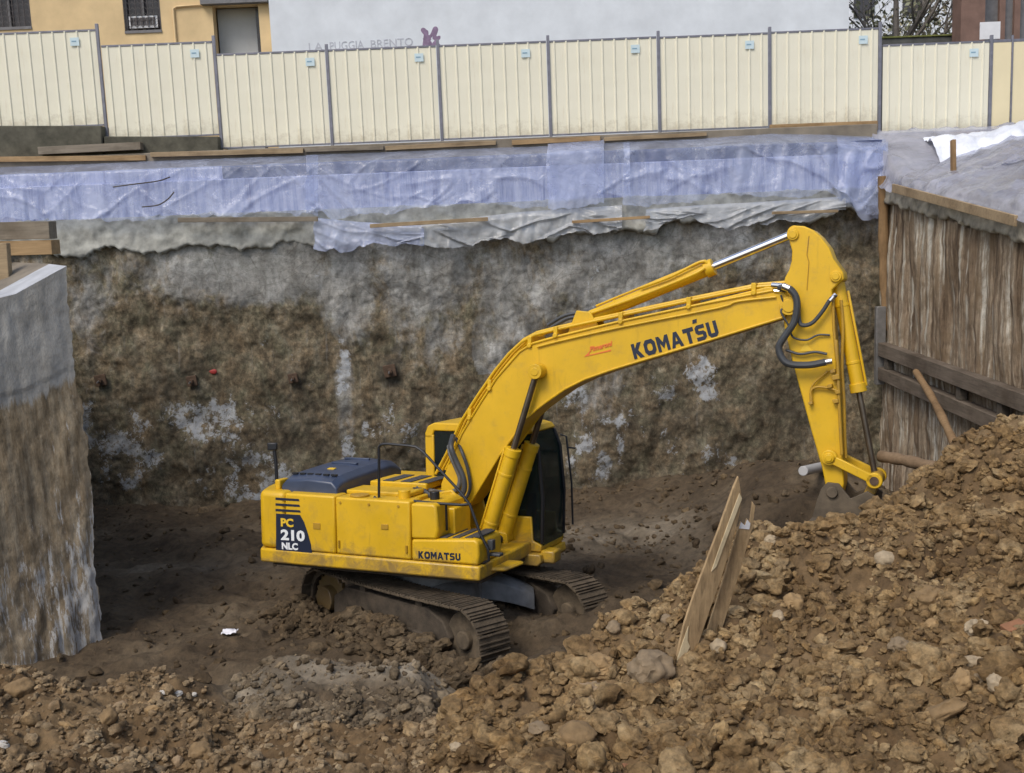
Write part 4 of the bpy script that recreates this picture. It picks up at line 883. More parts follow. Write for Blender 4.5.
# its return towards the back wall and its flat top
rb = [Pf[j, 0] for j in range(nv_)]; mbv = []; nr_ = 30
for q in rb:
    for k in range(nr_): mbv.append(q + ret * (k / (nr_ - 1) * 10.5))
mesh_np('return_face', mbv, gridfaces(nr_, nv_), 'left_wall', {'lime': np.full(nr_ * nv_, .3), 'cap': np.repeat(cap_[:, 0], nr_)}, parent=lw)
te = Pf[-1]; TV = np.concatenate([te, te + np.array([-.45, .55, .05]), te + np.array([-9, 10, .0]) * 1.0]); nn = nu_
fc = [(i, i + nn, i + nn + 1, i + 1) for i in range(nn - 1)]
mesh_np('coping', np.concatenate([te, te + np.array([-.5, .62, .02])]), fc, 'concrete_pale', parent=lw)
gl = np.concatenate([te + np.array([-.5, .62, .02]), np.stack([te[:, 0] - 8, np.full(nn, 23.3), np.full(nn, 5.75)], 1), np.stack([te[:, 0] - 60, np.full(nn, 23.3), np.full(nn, 5.75)], 1)])
fc2 = [(i, i + nn, i + nn + 1, i + 1) for i in range(nn - 1)] + [(nn + i, 2 * nn + i, 2 * nn + i + 1, nn + i + 1) for i in range(nn - 1)]
tag(mesh_np('left_ground', gl, fc2, 'street_dirt'), kind='structure')
# timbers stacked on the left ground
GS = 'timbers stacked on the left edge'
board('stacked_plank', (-60, 232), (53, 230), 17.6, .27, .3, 'board_grey', 'grey upper plank of the timber stack at the left edge', GS, 'plank')
board('stacked_plank', (-60, 250), (56, 247), 17.55, .22, .34, 'board_orange', 'orange tan lower plank of the timber stack at the left edge', GS, 'plank')
a = atY(5, 276, 16.8); b_ = atY(3, 243, 16.8); tag(MB().bar(a - np.array([0, 0, .25]), b_, .16, .14, (0, 1, 0)).build('timber_stub', 'board_tan', None, .01), 'short upright tan timber stub before the left plank stack', 'post')

# ------------------------------------------------------------------ excavator
EA, ETX, ETY, EO = 0.417, -.026, -.094, np.array([-1.067, 16.026, -.036])
_n = np.array([-ETX, -ETY, 1.]); _n /= np.linalg.norm(_n)
_v = np.cross([0, 0, 1], _n); _K = np.array([[0, -_v[2], _v[1]], [_v[2], 0, -_v[0]], [-_v[1], _v[0], 0]])
EM = (np.eye(3) + _K + _K @ _K / (1 + _n[2])) @ np.array([[math.cos(EA), math.sin(EA), 0], [-math.sin(EA), math.cos(EA), 0], [0, 0, 1]])
ex = empty('excavator', (0, 0, 0), 'yellow tracked excavator digging in the pit with its boom raised', 'excavator')
m4 = Matrix.Identity(4)
for i in range(3):
    for j in range(3): m4[i][j] = EM[i, j]
    m4[i][3] = EO[i]
ex.matrix_world = m4
def loc(px, py, yl):
    o = EM.T @ (CC - EO); d = EM.T @ ray(px, py); return o + d * ((yl - o[1]) / d[1])
def lxz(pts, yl): return [(loc(x, y, yl)[0], loc(x, y, yl)[2]) for x, y in pts]

# undercarriage -------------------------------------------------------
TR = -.395; TZ = -.15
paint('sprocket_mud', (.16, .105, .03), 1.0)
def under(o): o.rotation_euler = (0, 0, TR); o.location = (0, 0, TZ); return o
r0 = .44; xa_ = 1.60; zc = .47
def track_path(n):
    per = 4 * xa_ + 2 * PI * r0; out = []
    for k in range(n):
        s = per * k / n
        if s < 2 * xa_: sag = .035 * math.sin(PI * s / (2 * xa_)); out.append((-xa_ + s, zc + r0 - sag, 1, 0)); continue
        s -= 2 * xa_
        if s < PI * r0: a = PI / 2 - s / r0; out.append((xa_ + r0 * math.cos(a), zc + r0 * math.sin(a), math.sin(a), -math.cos(a))); continue
        s -= PI * r0
        if s < 2 * xa_: out.append((xa_ - s, zc - r0, -1, 0)); continue
        s -= 2 * xa_; a = -PI / 2 - s / r0; out.append((-xa_ + r0 * math.cos(a), zc + r0 * math.sin(a), math.sin(a), -math.cos(a)))
    return out
for sgn, lab in ((-1, 'right'), (1, 'left')):
    yc = sgn * 1.0; sh = MB(); hw_ = .27
    for (x, z, tx_, tz_) in track_path(43):
        T_ = np.array([tx_, 0, tz_]); Nn = np.array([-tz_, 0, tx_])
        sh.obox(np.array([x, yc, z]) + Nn * .015, T_, (0, 1, 0), Nn, (.101, hw_, .014))
        for off in (-.088, 0, .06): sh.obox(np.array([x, yc, z]) + Nn * .040 + T_ * off, T_, (0, 1, 0), Nn, (.008, hw_ - .004, .011))
        for yy in (-.09, .09): sh.obox(np.array([x, yc + yy, z]) - Nn * .035, T_, (0, 1, 0), Nn, (.092, .022, .036))
    tb = under(sh.build('track_belt', 'mud_crust', ex, 0, 30))
    fr = MB(); fr.prism_xz([(-1.34, .22), (1.26, .22), (1.36, .46), (1.22, .66), (.9, .78), (-1.0, .76), (-1.32, .58)], yc - .17, yc + .17)
    fr.box((-1.0, yc - .22, .36), (1.0, yc + .22, .44)); under(fr.build('track_frame', 'muddy_steel', ex, .02))
    sp = MB(); sp.cyl((-xa_, yc - .17, zc), (-xa_, yc + .16, zc), .20, 24)
    tp_ = [(-xa_ + (.40 if k % 2 else .34) * math.cos(2 * PI * (k // 2 * 2 + (k % 2)) / 42), zc + (.40 if k % 2 else .34) * math.sin(2 * PI * k / 42)) for k in range(42)]; sp.prism_xz(tp_, yc - .035, yc + .035); under(sp.build('sprocket', 'sprocket_mud', ex, .01))
    idl = MB(); idl.cyl((xa_, yc - .08, zc), (xa_, yc + .08, zc), .39, 30); idl.cyl((xa_, yc - .16, zc), (xa_, yc + .16, zc), .13, 18); under(idl.build('idler', 'mud_crust', ex, .02))
    for k in range(7):
        x = -1.14 + k * .38; rl = MB().cyl((x, yc - .15, .155), (x, yc + .15, .155), .085, 16); rl.cyl((x, yc - .19, .155), (x, yc + .19, .155), .045, 10); under(rl.build('bottom_roller', 'muddy_steel', ex, .008))
    for x in (-.6, .7): under(MB().cyl((x, yc - .16, .79), (x, yc + .16, .79), .07, 14).build('top_roller', 'muddy_steel', ex))
cb = MB()
for sx in (-1, 1):
    for sy in (-1, 1):
        secs = []
        for t in np.linspace(0, 1, 7):
            c = np.array([sx * (.28 + .62 * t ** .8), sy * (.15 + .72 * t), .84 - .26 * t ** 1.5]); wd = .42 - .12 * t; hh = .17 - .03 * t; d = np.array([sx * .62, sy * .72, 0]); d /= np.linalg.norm(d); s_ = np.array([-d[1], d[0], 0])
            secs.append([c - s_ * wd + (0, 0, -hh), c + s_ * wd + (0, 0, -hh), c + s_ * wd * .8 + (0, 0, hh * .6), c + s_ * wd * .35 + (0, 0, hh), c - s_ * wd * .35 + (0, 0, hh), c - s_ * wd * .8 + (0, 0, hh * .6)])
        vv = [p for q in secs for p in q]; ff = [(i * 6 + k, i * 6 + (k + 1) % 6, i * 6 + 6 + (k + 1) % 6, i * 6 + 6 + k) for i in range(6) for k in range(6)] + [(5, 4, 3, 2, 1, 0), tuple(36 + k for k in range(6))]
        if sx * sy < 0: ff = [f[::-1] for f in ff]
        cb.add(vv, ff)
cb.cyl((0, 0, .50), (0, 0, 1.02), .74, 40, .66)
under(cb.build('car_body', 'carbody_grey', ex, .015))
MB().cyl((0, 0, .86), (0, 0, 1.04), .62, 40).build('swing_ring', 'muddy_steel', ex)

# upper structure -----------------------------------------------------
YR = -1.35
def outline(x0, x1, yr, yl, arc=2.75, inset=0.):
    p = []
    for t in np.linspace(-1, 1, 15):
        y = yr + (yl - yr) * (t + 1) / 2; p.append((-math.sqrt((arc - inset) ** 2 - y * y), y))
    return [(x1, yr)] + ([(x0, yr)] if False else []) + p + [(x1, yl)]
# deck skirt
sk = MB(); o_ = outline(0, 1.15, YR - .012, 1.33, 2.765); o_ = [(x, y) for x, y in o_]; sk.prism_xy(o_, 1.05, 1.255)
sk.prism_xy([(1.14, -1.0), (1.14, -.42), (1.40, -.42), (1.34, -.9)], 1.10, 1.16)
sk.build('deck_skirt', 'yellow', ex, .03)
MB().prism_xy([(1.1, -1.2), (1.1, 1.2), (-2.3, 1.2), (-2.3, -1.2)], .985, 1.048).build('deck_underside', 'muddy_steel', ex)
cw = MB(); o_ = outline(0, -1.97, YR, 1.35); cw.prism_xy(o_, 1.262, 2.10); cwo = cw.build('counterweight', 'yellow', ex, .075, 35, 4)
# side panels (doors) with tight shut lines
pn = MB(); pn.box((-1.96, YR, 1.262), (-1.115, -1.0, 2.085)); p1 = pn.build('side_panel', 'yellow', ex, .03, 35, 3)
pn = MB(); pn.box((-1.103, YR, 1.262), (.098, -1.0, 2.075)); p2 = pn.build('side_panel', 'yellow', ex, .03, 35, 3)
MB().obox((-1.42, YR - .004, 1.64), (1, 0, 0), (0, 1, 0), (0, 0, 1), (.06, .006, .045)).build('latch', 'yellow_dirty', p1, .004)
tk = MB(); tk.prism_xz([(.11, 1.56), (.50, 1.57), (.53, 1.70), (.50, 2.02), (.46, 2.06), (.11, 2.05)], YR, -.45); tk.build('tank_box', 'yellow', ex, .035, 35, 3)
tb_ = MB(); tb_.prism_xz([(.11, 1.262), (1.12, 1.262), (1.14, 1.40), (1.13, 1.57), (1.08, 1.615), (.115, 1.552)], YR, -.60); tbx = tb_.build('tool_box', 'yellow', ex, .035, 35, 3)
for x in (.56, .75, .94):
    z = lambda q: 1.552 + (q - .115) * .0568
    MB().obox((x, -.92, z(x) + .012), (1, 0, .057), (0, 1, 0), (-.057, 0, 1), (.055, .33, .006)).build('grip_pad', 'grip_pad', ex)
MB().obox((1.06, -1.0, 1.632), (1, 0, 0), (0, 1, 0), (0, 0, 1), (.05, .25, .008)).build('grip_pad', 'grip_pad', ex)
for k, x in enumerate((-1.02, -.55, -.08)): MB().cyl((x, YR - .012, 2.0), (x, YR + .01, 2.0), .018, 10).build('bolt', 'yellow_dirty', p2)
MB().obox((-.30, YR - .006, 1.70), (1, 0, 0), (0, 1, 0), (0, 0, 1), (.055, .008, .035)).build('latch', 'yellow_dirty', p2, .004)
for x in (-1.05, .04): MB().cyl((x, YR - .012, 1.36), (x, YR - .012, 1.46), .016, 8).build('hinge', 'yellow_dirty', p2)
# left side house and front deck
MB().box((-1.96, .62, 1.262), (-.62, 1.34, 2.08)).build('side_panel', 'yellow', ex, .03, 35, 3)
MB().box((-1.96, -.99, 1.262), (-.05, .61, 2.05)).build('engine_deck', 'yellow', ex, .02)
MB().box((-.04, -.98, 1.262), (.60, -.47, 1.95)).build('valve_housing', 'yellow', ex, .02)
mb = MB()
for k, (a_, b2) in enumerate([((-1.15, -.98), (-.12, -.5)), ((-1.1, -.40), (-.15, .35))]): mb.box((a_[0], a_[1], 2.054 + .02 * k), (b2[0], b2[1], 2.125 + .05 * k))
mb.build('deck_cover', 'yellow', ex, .02)
mb = MB()
for k in range(3): mb.box((-.9 + k * .30, -.36, 2.178), (-.72 + k * .30, .30, 2.186))
mb.build('deck_grip', 'grip_pad', ex)
MB().cyl((-.12, -1.10, 2.06), (-.12, -1.10, 2.19), .085, 16).build('tank_cap', 'yellow', ex, .01)
MB().cyl((.28, -.95, 2.05), (.28, -.95, 2.17), .07, 14).build('tank_cap', 'black', ex, .01)
mb = MB(); mb.cyl((-.80, -1.18, 2.075), (-.80, -1.18, 2.105), .14, 20); mb.build('fuel_cap', 'yellow_dirty', ex, .008)
# hood
hd = MB(); secs = []
for t in np.linspace(0, 1, 12):
    y = -1.14 + 1.90 * t; top = 2.31 + .075 * math.sin(PI * min(1, t * 1.25) / 2) - .05 * max(0, t - .8) * 5 * (t > .9) ; w0, w1 = -2.17 + .06 * t, -1.20
    base = 2.04
    q = [(w0, base), (w0 + .01, top - .10), (w0 + .10, top - .015), ((w0 + w1) / 2, top + .012), (w1 - .10, top - .015), (w1 - .01, top - .10), (w1, base)]
    e = .05 if 0 < t < 1 else .0
    secs.append([(x, y, z if z == base else z - (0 if 0 < t < 1 else .055)) for x, z in q])
vv = [p for q in secs for p in q]; n7 = 7
ff = [(i * 7 + k, (i + 1) * 7 + k, (i + 1) * 7 + k + 1, i * 7 + k + 1) for i in range(11) for k in range(6)] + [tuple(range(0, 7)), tuple(77 + k for k in range(6, -1, -1))]
hd.add(vv, ff); ho = hd.build('engine_hood', 'hood_paint', ex, .025, 35, 3)
mb = MB()
for k in range(6): mb.obox((-2.02 + k * .135, -.98, 2.325), (1, 0, 0), (0, 1, 0), (0, 0, 1), (.045, .022, .012))
mb.build('hood_slot', 'black', ho)
mb = MB(); mb.box((-1.9, -.2, 2.37), (-1.45, -.14, 2.402)); mb.box((-1.95, .25, 2.38), (-1.5, .30, 2.412)); mb.build('hood_rib', 'hood_paint', ho, .008)
MB().obox((-1.62, -.62, 2.362), (1, 0, 0), (0, 1, .1), (0, -.1, 1), (.06, .04, .004)).build('hood_label', 'decal_yellow', ho)
# cover edge at the tail and stalk mirror
MB().box((-2.28, -1.14, 2.09), (-2.19, -.9, 2.24)).build('tail_bracket', 'yellow', ex, .02)
mb = MB().tube([(-2.30, -1.05, 2.0), (-2.31, -1.05, 2.45), (-2.33, -1.05, 2.66)], .026, 8); ms_ = mb.build('mirror_stalk', 'black', ex)
MB().obox((-2.35, -1.07, 2.72), (1, .3, 0), (-.3, 1, 0), (0, 0, 1), (.07, .03, .055)).build('mirror', 'black', ms_, .015)
# handrail
hp_ = lambda px, py, y=-1.2: loc(px, py, y)
rail = MB()
rail.tube(smooth_path([hp_(374, 497), hp_(378.5, 499), hp_(379, 490)], 4) + [hp_(379, 449)] + smooth_path([hp_(379, 447), hp_(382, 444.5), hp_(388, 444)], 4) + [hp_(410, 446)] + smooth_path([hp_(416, 447), hp_(422, 451), hp_(428, 457)], 4) + [hp_(462, 494), hp_(470, 505), hp_(480, 533), hp_(488, 549), hp_(489, 560), hp_(482, 564)], .020, 8)
rail.tube([hp_(414, 501), hp_(432, 503), hp_(462, 505), hp_(469, 504)], .020, 8); rail.tube([hp_(446, 505), hp_(447, 530, -1.1)], .018, 8)
rail.tube([hp_(379, 470), hp_(379, 470) + np.array([0, .5, 0]), hp_(379, 497) + np.array([0, .5, 0])], .014, 6) if False else None
rail.build('handrail', 'black', ex)
mb = MB(); q = hp_(487, 546); mb.obox(q + np.array([.02, .1, 0]), (1, 0, 0), (0, 1, 0), (0, 0, 1), (.04, .05, .07)); q = hp_(492, 556); mb.obox(q + np.array([0, .12, 0]), (1, 0, 0), (0, 1, 0), (0, 0, 1), (.09, .06, .02)); mb.build('front_lamp', 'rubber', ex, .01)

# side decal and lettering
def deco(name, px, m, parent, off=.004, th=.002):
    pts = lxz(px, YR - off); return MB().prism_xz(pts, YR - off, YR - off + th).build(name, m, parent, 0, 0)
dl_ = deco('side_decal', [(276, 513.5), (300, 515), (304, 522), (308, 534), (311, 545), (312, 554), (276, 551)], 'decal_navy', p1)
for yy in (497.5, 503.2, 508.8): deco('decal_stripe', [(275.5, yy), (298.5 + (yy - 497) * .12, yy + 1.5), (299.3 + (yy - 497) * .12, yy + 3.8), (275.5, yy + 2.4)], 'decal_navy', p1)
def ltext(name, body, pa, pb, hpx, m, parent, yl=YR - .007, bold=.012, shear=0., spacing=1.):
    a = loc(*pa, yl); b_ = loc(*pb, yl); h_ = np.linalg.norm(loc(pa[0], pa[1] - hpx, yl) - a)
    return place_text(name, text_mesh(body, .3, bold, .003, shear, spacing), a, b_ - a, (0, -1, 0), m, parent, np.linalg.norm(b_ - a), h_)
ltext('lettering', 'PC', (281, 526.5), (293.5, 527.4), 8.5, 'decal_yellow', dl_)
ltext('lettering', '210', (281, 540), (305, 541.7), 10.8, 'decal_white', dl_)
ltext('lettering', 'NLC', (282, 549.2), (298, 550.3), 7, 'decal_white', dl_)
LET = {'K': [[(0, 0), (.28, 0), (.28, .36), (.55, 0), (.92, 0), (.52, .52), (.90, 1), (.54, 1), (.28, .66), (.28, 1), (0, 1)]],
 'O': [[(.5, 0), (.22, 0), (0, .24), (0, .76), (.22, 1), (.5, 1), (.5, .74), (.38, .74), (.28, .62), (.28, .38), (.38, .26), (.5, .26)], [(.5, 0), (.78, 0), (1, .24), (1, .76), (.78, 1), (.5, 1), (.5, .74), (.62, .74), (.72, .62), (.72, .38), (.62, .26), (.5, .26)]],
 'M': [[(0, 0), (.26, 0), (.26, .56), (.52, .16), (.78, .56), (.78, 0), (1.04, 0), (1.04, 1), (.78, 1), (.52, .58), (.26, 1), (0, 1)]],
 'A': [[(0, 0), (.28, 0), (.35, .20), (.51, .20), (.51, .40), (.42, .40), (.51, .70), (.51, 1), (.36, 1)], [(1.02, 0), (.74, 0), (.67, .20), (.51, .20), (.51, .40), (.60, .40), (.51, .70), (.51, 1), (.66, 1)]],
 'T': [[(.32, 0), (.60, 0), (.60, .74), (.90, .74), (.90, 1), (0, 1), (0, .74), (.32, .74)]],
 'S': [[(0, 0), (.62, 0), (.84, .16), (.84, .46), (.66, .60), (.28, .62), (.28, .76), (.80, .76), (.80, 1), (.2, 1), (0, .86), (0, .54), (.16, .40), (.56, .38), (.56, .24), (0, .24)]],
 'U': [[(0, 1), (0, .2), (.2, 0), (.66, 0), (.86, .2), (.86, 1), (.58, 1), (.58, .26), (.28, .26), (.28, 1)]]}
def block_word(name, word, pa, pb, hpx, m, parent, yl, gap=.13):
    a = loc(*pa, yl); b2 = loc(*pb, yl); h_ = np.linalg.norm(loc(pa[0], pa[1] - hpx, yl) - a); d = b2 - a; wd = np.linalg.norm(d); d /= wd; up = np.array([-d[2], 0, d[0]])
    tot = sum(max(x for p in LET[c] for x, _ in p) for c in word) + gap * (len(word) - 1); x0 = 0; mb = MB()
    for c in word:
        for p in LET[c]: mb.prism_xz([tuple((a + d * ((x0 + x) / tot * wd) + up * (z * h_))[[0, 2]]) for x, z in p], yl, yl + .003)
        x0 += max(x for p in LET[c] for x, _ in p) + gap
    return mb.build(name, m, parent, 0, 0)
KM = "KOMATSU"
block_word('lettering', KM, (418.5, 558.3), (460.5, 560.8), 7.2, 'decal_navy', tbx, YR - .004)

# cab -----------------------------------------------------------------
cr, cl = .43, 1.36
cab_p = [(-.58, 1.10), (-.60, 2.78), (-.55, 2.92), (-.46, 2.97), (1.22, 2.97), (1.34, 2.92), (1.42, 2.78), (1.62, 1.72), (1.64, 1.18), (1.58, 1.10)]
cb_ = MB()
cb_.prism_xz([(-.58, 1.10), (-.59, 1.62), (1.16, 1.62), (1.18, 1.26), (1.32, 1.20), (1.30, 1.10)], cr, cr + .05)           # right lower panel
cb_.prism_xz([(-.58, 1.10), (-.59, 1.55), (1.18, 1.55), (1.20, 1.25), (1.32, 1.22), (1.30, 1.10)], cl - .05, cl)
cb_.prism_xz([(-.58, 1.09), (-.58, 1.18), (1.31, 1.18), (1.30, 1.09)], cr + .05, cl - .05)
cb_.prism_xz([(-.60, 2.74), (-.60, 2.82), (-.55, 2.93), (-.44, 2.98), (1.02, 2.98), (1.14, 2.95), (1.20, 2.88), (1.14, 2.85), (-.44, 2.86), (-.48, 2.74)], cr, cl)   # roof
for y0, y1 in ((cr, cr + .06), (cl - .06, cl)):
    cb_.prism_xz([(-.60, 1.6), (-.60, 2.80), (-.45, 2.80), (-.45, 1.6)], y0, y1)
cb_.box((-.60, cr + .06, 1.1), (-.55, cl - .06, 1.95))
cabo = cb_.build('cab', 'yellow', ex, .018, 35, 2)
for y0, y1 in ((cr + .003, cr + .055), (cl - .055, cl - .003)):
    MB().prism_xz([(1.15, 2.86), (1.20, 2.86), (1.30, 2.60), (1.36, 1.90), (1.34, 1.22), (1.29, 1.22), (1.31, 1.90), (1.25, 2.58)], y0, y1).build('front_pillar', 'black', cabo, .012)
    MB().prism_xz([(.34, 1.625), (.34, 2.855), (.42, 2.855), (.42, 1.625)], y0, y1).build('middle_pillar', 'black', cabo, .01)
MB().prism_xz([(-.445, 1.625), (-.445, 2.855), (.335, 2.855), (.335, 1.625)], cr + .02, cr + .03).build('window_pane', 'cab_glass', cabo)
MB().prism_xz([(.425, 1.625), (.425, 2.855), (1.15, 2.855), (1.24, 2.58), (1.305, 1.90), (1.285, 1.24), (1.19, 1.28), (1.165, 1.625)], cr + .02, cr + .03).build('window_pane', 'cab_glass', cabo)
MB().prism_xz([(-.445, 1.56), (-.445, 2.855), (1.15, 2.855), (1.24, 2.58), (1.305, 1.90), (1.285, 1.26), (1.21, 1.3), (1.19, 1.56)], cl - .03, cl - .02).build('window_pane', 'cab_glass', cabo)
MB().prism_xz([(1.16, 2.86), (1.175, 2.86), (1.275, 2.59), (1.34, 1.90), (1.325, 1.19), (1.31, 1.19), (1.325, 1.90), (1.26, 2.58)], cr + .06, cl - .06).build('windshield', 'cab_glass', cabo)
MB().box((-.585, cr + .07, 1.96), (-.575, cl - .07, 2.73)).build('rear_pane', 'cab_glass', cabo)
st_ = MB(); st_.box((.05, .66, 1.5), (.60, 1.16, 1.62)); st_.prism_xz([(-.02, 1.62), (.14, 1.62), (.0, 2.35), (-.10, 2.35)], .68, 1.14); st_.prism_xz([(-.10, 2.38), (.0, 2.38), (-.04, 2.6), (-.12, 2.6)], .78, 1.04); st_.box((.1, .75, 1.18), (.5, 1.05, 1.5))
st_.build('seat', 'seat_cloth', cabo, .04)
cs = MB(); cs.box((.15, cr + .08, 1.2), (.75, .62, 1.72)); cs.tube([(.7, .55, 1.7), (.72, .56, 1.95)], .025, 8); cs.box((1.05, cr + .1, 1.2), (1.15, .66, 1.95)); cs.tube([(.95, .85, 1.2), (.93, .85, 1.6)], .02, 8); cs.tube([(1.0, 1.0, 1.2), (.98, 1.0, 1.6)], .02, 8); cs.build('console', 'black', cabo, .02)
# cab base rail, step box, mirror bracket
cf = MB(); cf.prism_xz([(.55, .93), (.55, 1.087), (1.34, 1.087), (1.36, .97), (1.30, .91)], .30, 1.36); cf.build('cab_base', 'yellow', ex, .02)
MB().box((1.30, .42, .94), (1.52, .72, 1.13)).build('step_box', 'yellow', ex, .03)
mb = MB().tube([(1.25, 1.42, 2.75), (1.34, 1.44, 2.72), (1.42, 1.44, 2.0), (1.44, 1.42, 1.35)], .016, 7); mb.tube([(1.36, 1.44, 2.55), (1.46, 1.52, 2.53)], .014, 6); mb.build('grab_rail', 'black', cabo)
MB().tube([(1.08, cr + .1, 3.02), (1.22, cr + .1, 3.04)], [.06, .05], 12).build('work_lamp', 'yellow', cabo)
mb = MB(); mb.box((.95, .285, 1.0), (1.03, .30, 1.04)); mb.build('cab_plate', 'black', ex)

# boom ----------------------------------------------------------------
YB = -.25
B_px = [(455, 509), (466, 508), (473, 500), (500, 456), (512, 438), (526, 420), (537, 410), (549, 401), (565, 390), (585, 380), (612, 370.5), (640, 362), (700, 344), (784, 318), (790, 309), (789, 297), (781, 289), (768, 286.5), (700, 303), (620, 320), (560, 334.5), (543, 339), (533, 342), (520, 350), (508, 362), (497, 376), (480, 402), (462, 432), (449, 462), (441, 484), (441, 497), (446, 506)]
bo = MB().prism_xz(lxz(B_px, YB), YB, .25); boom = bo.build('boom', 'yellow', ex, .014)
# raised edge flange lines along top and bottom plates
fl = MB()
top_e = lxz([(781, 289), (700, 304.5), (620, 321.5), (560, 336), (533, 343.5), (520, 351.5), (497, 377.5), (480, 403.5), (462, 433.5), (449, 463)], YB)
bot_e = lxz([(784, 317), (700, 343), (640, 361), (612, 369.5), (585, 379), (565, 389), (549, 400), (537, 409), (526, 419), (500, 455)], YB)
for e in (top_e, bot_e):
    for s in (YB - .006, .256): fl.tube([(x, s, z) for x, z in e], .016, 6)
fl.build('boom_flange', 'yellow', boom)
def pin(name, p, r, y0, y1, m, parent, cap=.6):
    mb = MB().cyl((p[0], y0, p[2]), (p[0], y1, p[2]), r, 22); mb.cyl((p[0], y0 - .012, p[2]), (p[0], y0 + .01, p[2]), r * cap, 18); return mb.build(name, m, parent, .008)
pin('boom_cylinder_pin', loc(540, 371, YB), .085, YB - .20, .45, 'yellow', boom, .7)
pin('boom_foot_pin', loc(455, 499, YB), .10, YB - .12, .37, 'yellow', boom)
mb = MB(); 
for y in (-.36, .30): mb.prism_xz([(-.15, 1.262), (.62, 1.262), (.40, 1.95), (.24, 2.10), (.02, 2.05), (-.08, 1.8)], y, y + .05)
mb.build('boom_bracket', 'yellow', ex, .02)
block_word('lettering', KM, (634.5, 359.5), (719.5, 335.5), 15.5, 'decal_navy', boom, YB - .006)
a = loc(694.5, 321.0, YB - .006); MB().prism_xz([(a[0] - .028, a[2] - .035), (a[0] + .028, a[2] - .022), (a[0] + .028, a[2] + .028), (a[0] - .028, a[2] + .014)], YB - .009, YB - .004).build('lettering_tick', 'decal_navy', boom, 0, 0)
ltext('small_lettering', 'Pimeroni', (590, 352), (613, 345.6), 5.2, 'decal_orange', boom, YB - .006, .010, .3)
o = MB().prism_xz(lxz([(584, 357), (590, 351), (589, 355), (611, 349.5), (611, 351)], YB - .004), YB - .006, YB - .003).build('small_decal', 'decal_orange', boom, 0, 0)

# boom cylinders
def cylinder(name, a, b_, r, rod, frac, parent, y, mat_b='yellow', rodm='chrome', gland=1.12):
    a = np.array([a[0], y, a[2]]); b_ = np.array([b_[0], y, b_[2]]); m_ = a + (b_ - a) * frac; d = (b_ - a) / np.linalg.norm(b_ - a)
    mb = MB().cyl(a + d * .08, m_, r, 22); mb.cyl(m_ - d * .10, m_ + d * .015, r * gland, 22); mb.cyl((a[0], y - r * 1.0, a[2]), (a[0], y + r * 1.0, a[2]), r * 1.15, 20)
    side = np.array([-d[2], 0, d[0]]); q = [a + d * .2 + side * r * 1.25, m_ - d * .05 + side * r * 1.25]; mb.tube([q[0], q[1]], .018, 7)
    for k in (.25, .75): c = a + (m_ - a) * k; mb.cyl(c - d * .02, c + d * .02, r * 1.06, 22)
    ob = mb.build(name, mat_b, parent, .006)
    MB().cyl(m_ - d * .05, b_, rod, 18).build('rod', rodm, ob); eye = MB().cyl((b_[0], y - r * .9, b_[2]), (b_[0], y + r * .9, b_[2]), r * 1.0, 20); eye.build('rod_eye', mat_b, ob, .006); return ob
flat('rod_worn', (.16, .13, .10), .3, .8, .25)
pT = loc(540, 371, YB)
f1 = loc(484, 546, -.36)
cylinder('boom_cylinder', (f1[0], 0, f1[2]), pT, .105, .045, .56, ex, -.36, rodm='rod_worn')
cylinder('boom_cylinder', (f1[0], 0, f1[2]), pT, .105, .045, .56, ex, .32, rodm='rod_worn')
MB().cyl((f1[0], -.5, f1[2]), (f1[0], .47, f1[2]), .06, 16).build('cylinder_foot_pin', 'muddy_steel', ex)
mb = MB()
for y in (-.49, -.25, .18, .43): mb.prism_xz([(f1[0] - .55, 1.24), (f1[0] + .14, 1.20), (f1[0] + .12, f1[2] + .08), (f1[0] - .05, f1[2] + .12), (f1[0] - .5, 1.5)], y, y + .03)
mb.build('cylinder_bracket', 'yellow', ex, .01)
# arm cylinder on the boom back
a = loc(586, 319, 0); b_ = loc(795.5, 233, 0); b3 = loc(713, 268, 0)
cylinder('arm_cylinder', a, b_, .092, .055, np.linalg.norm((b3 - a)[[0, 2]]) / np.linalg.norm((b_ - a)[[0, 2]]), ex, 0, gland=1.25)
mb = MB()
for y in (-.17, .13): mb.prism_xz([(a[0] - .24, a[2] - .26), (a[0] + .30, a[2] - .20), (a[0] + .12, a[2] + .10), (a[0] - .08, a[2] + .12)], y, y + .04)
mb.build('arm_cylinder_bracket', 'yellow', boom, .01)
mb = MB(); mb.tube(smooth_path([loc(592, 313, -.12), loc(640, 296, -.14), loc(690, 276, -.15), loc(705, 268, -.12)], 5), .022, 8); mb.tube(smooth_path([loc(640, 288, -.1), loc(670, 277, -.12), loc(700, 262, -.1), loc(708, 264, -.08)], 5), .02, 8); mb.build('cylinder_pipe', 'yellow', ex)
mb = MB()
for k, (p, q) in enumerate([((552, 327), (586, 316)), ((548, 325), (580, 312))]): mb.tube(smooth_path([loc(*p, -.05 + .1 * k), loc((p[0] + q[0]) / 2, p[1] - 9, -.05 + .1 * k), loc(q[0] + 2, q[1], -.05 + .1 * k), loc(620, 304, -.06 + .1 * k)], 5), .026, 8)
mb.build('hose', 'rubber', ex)
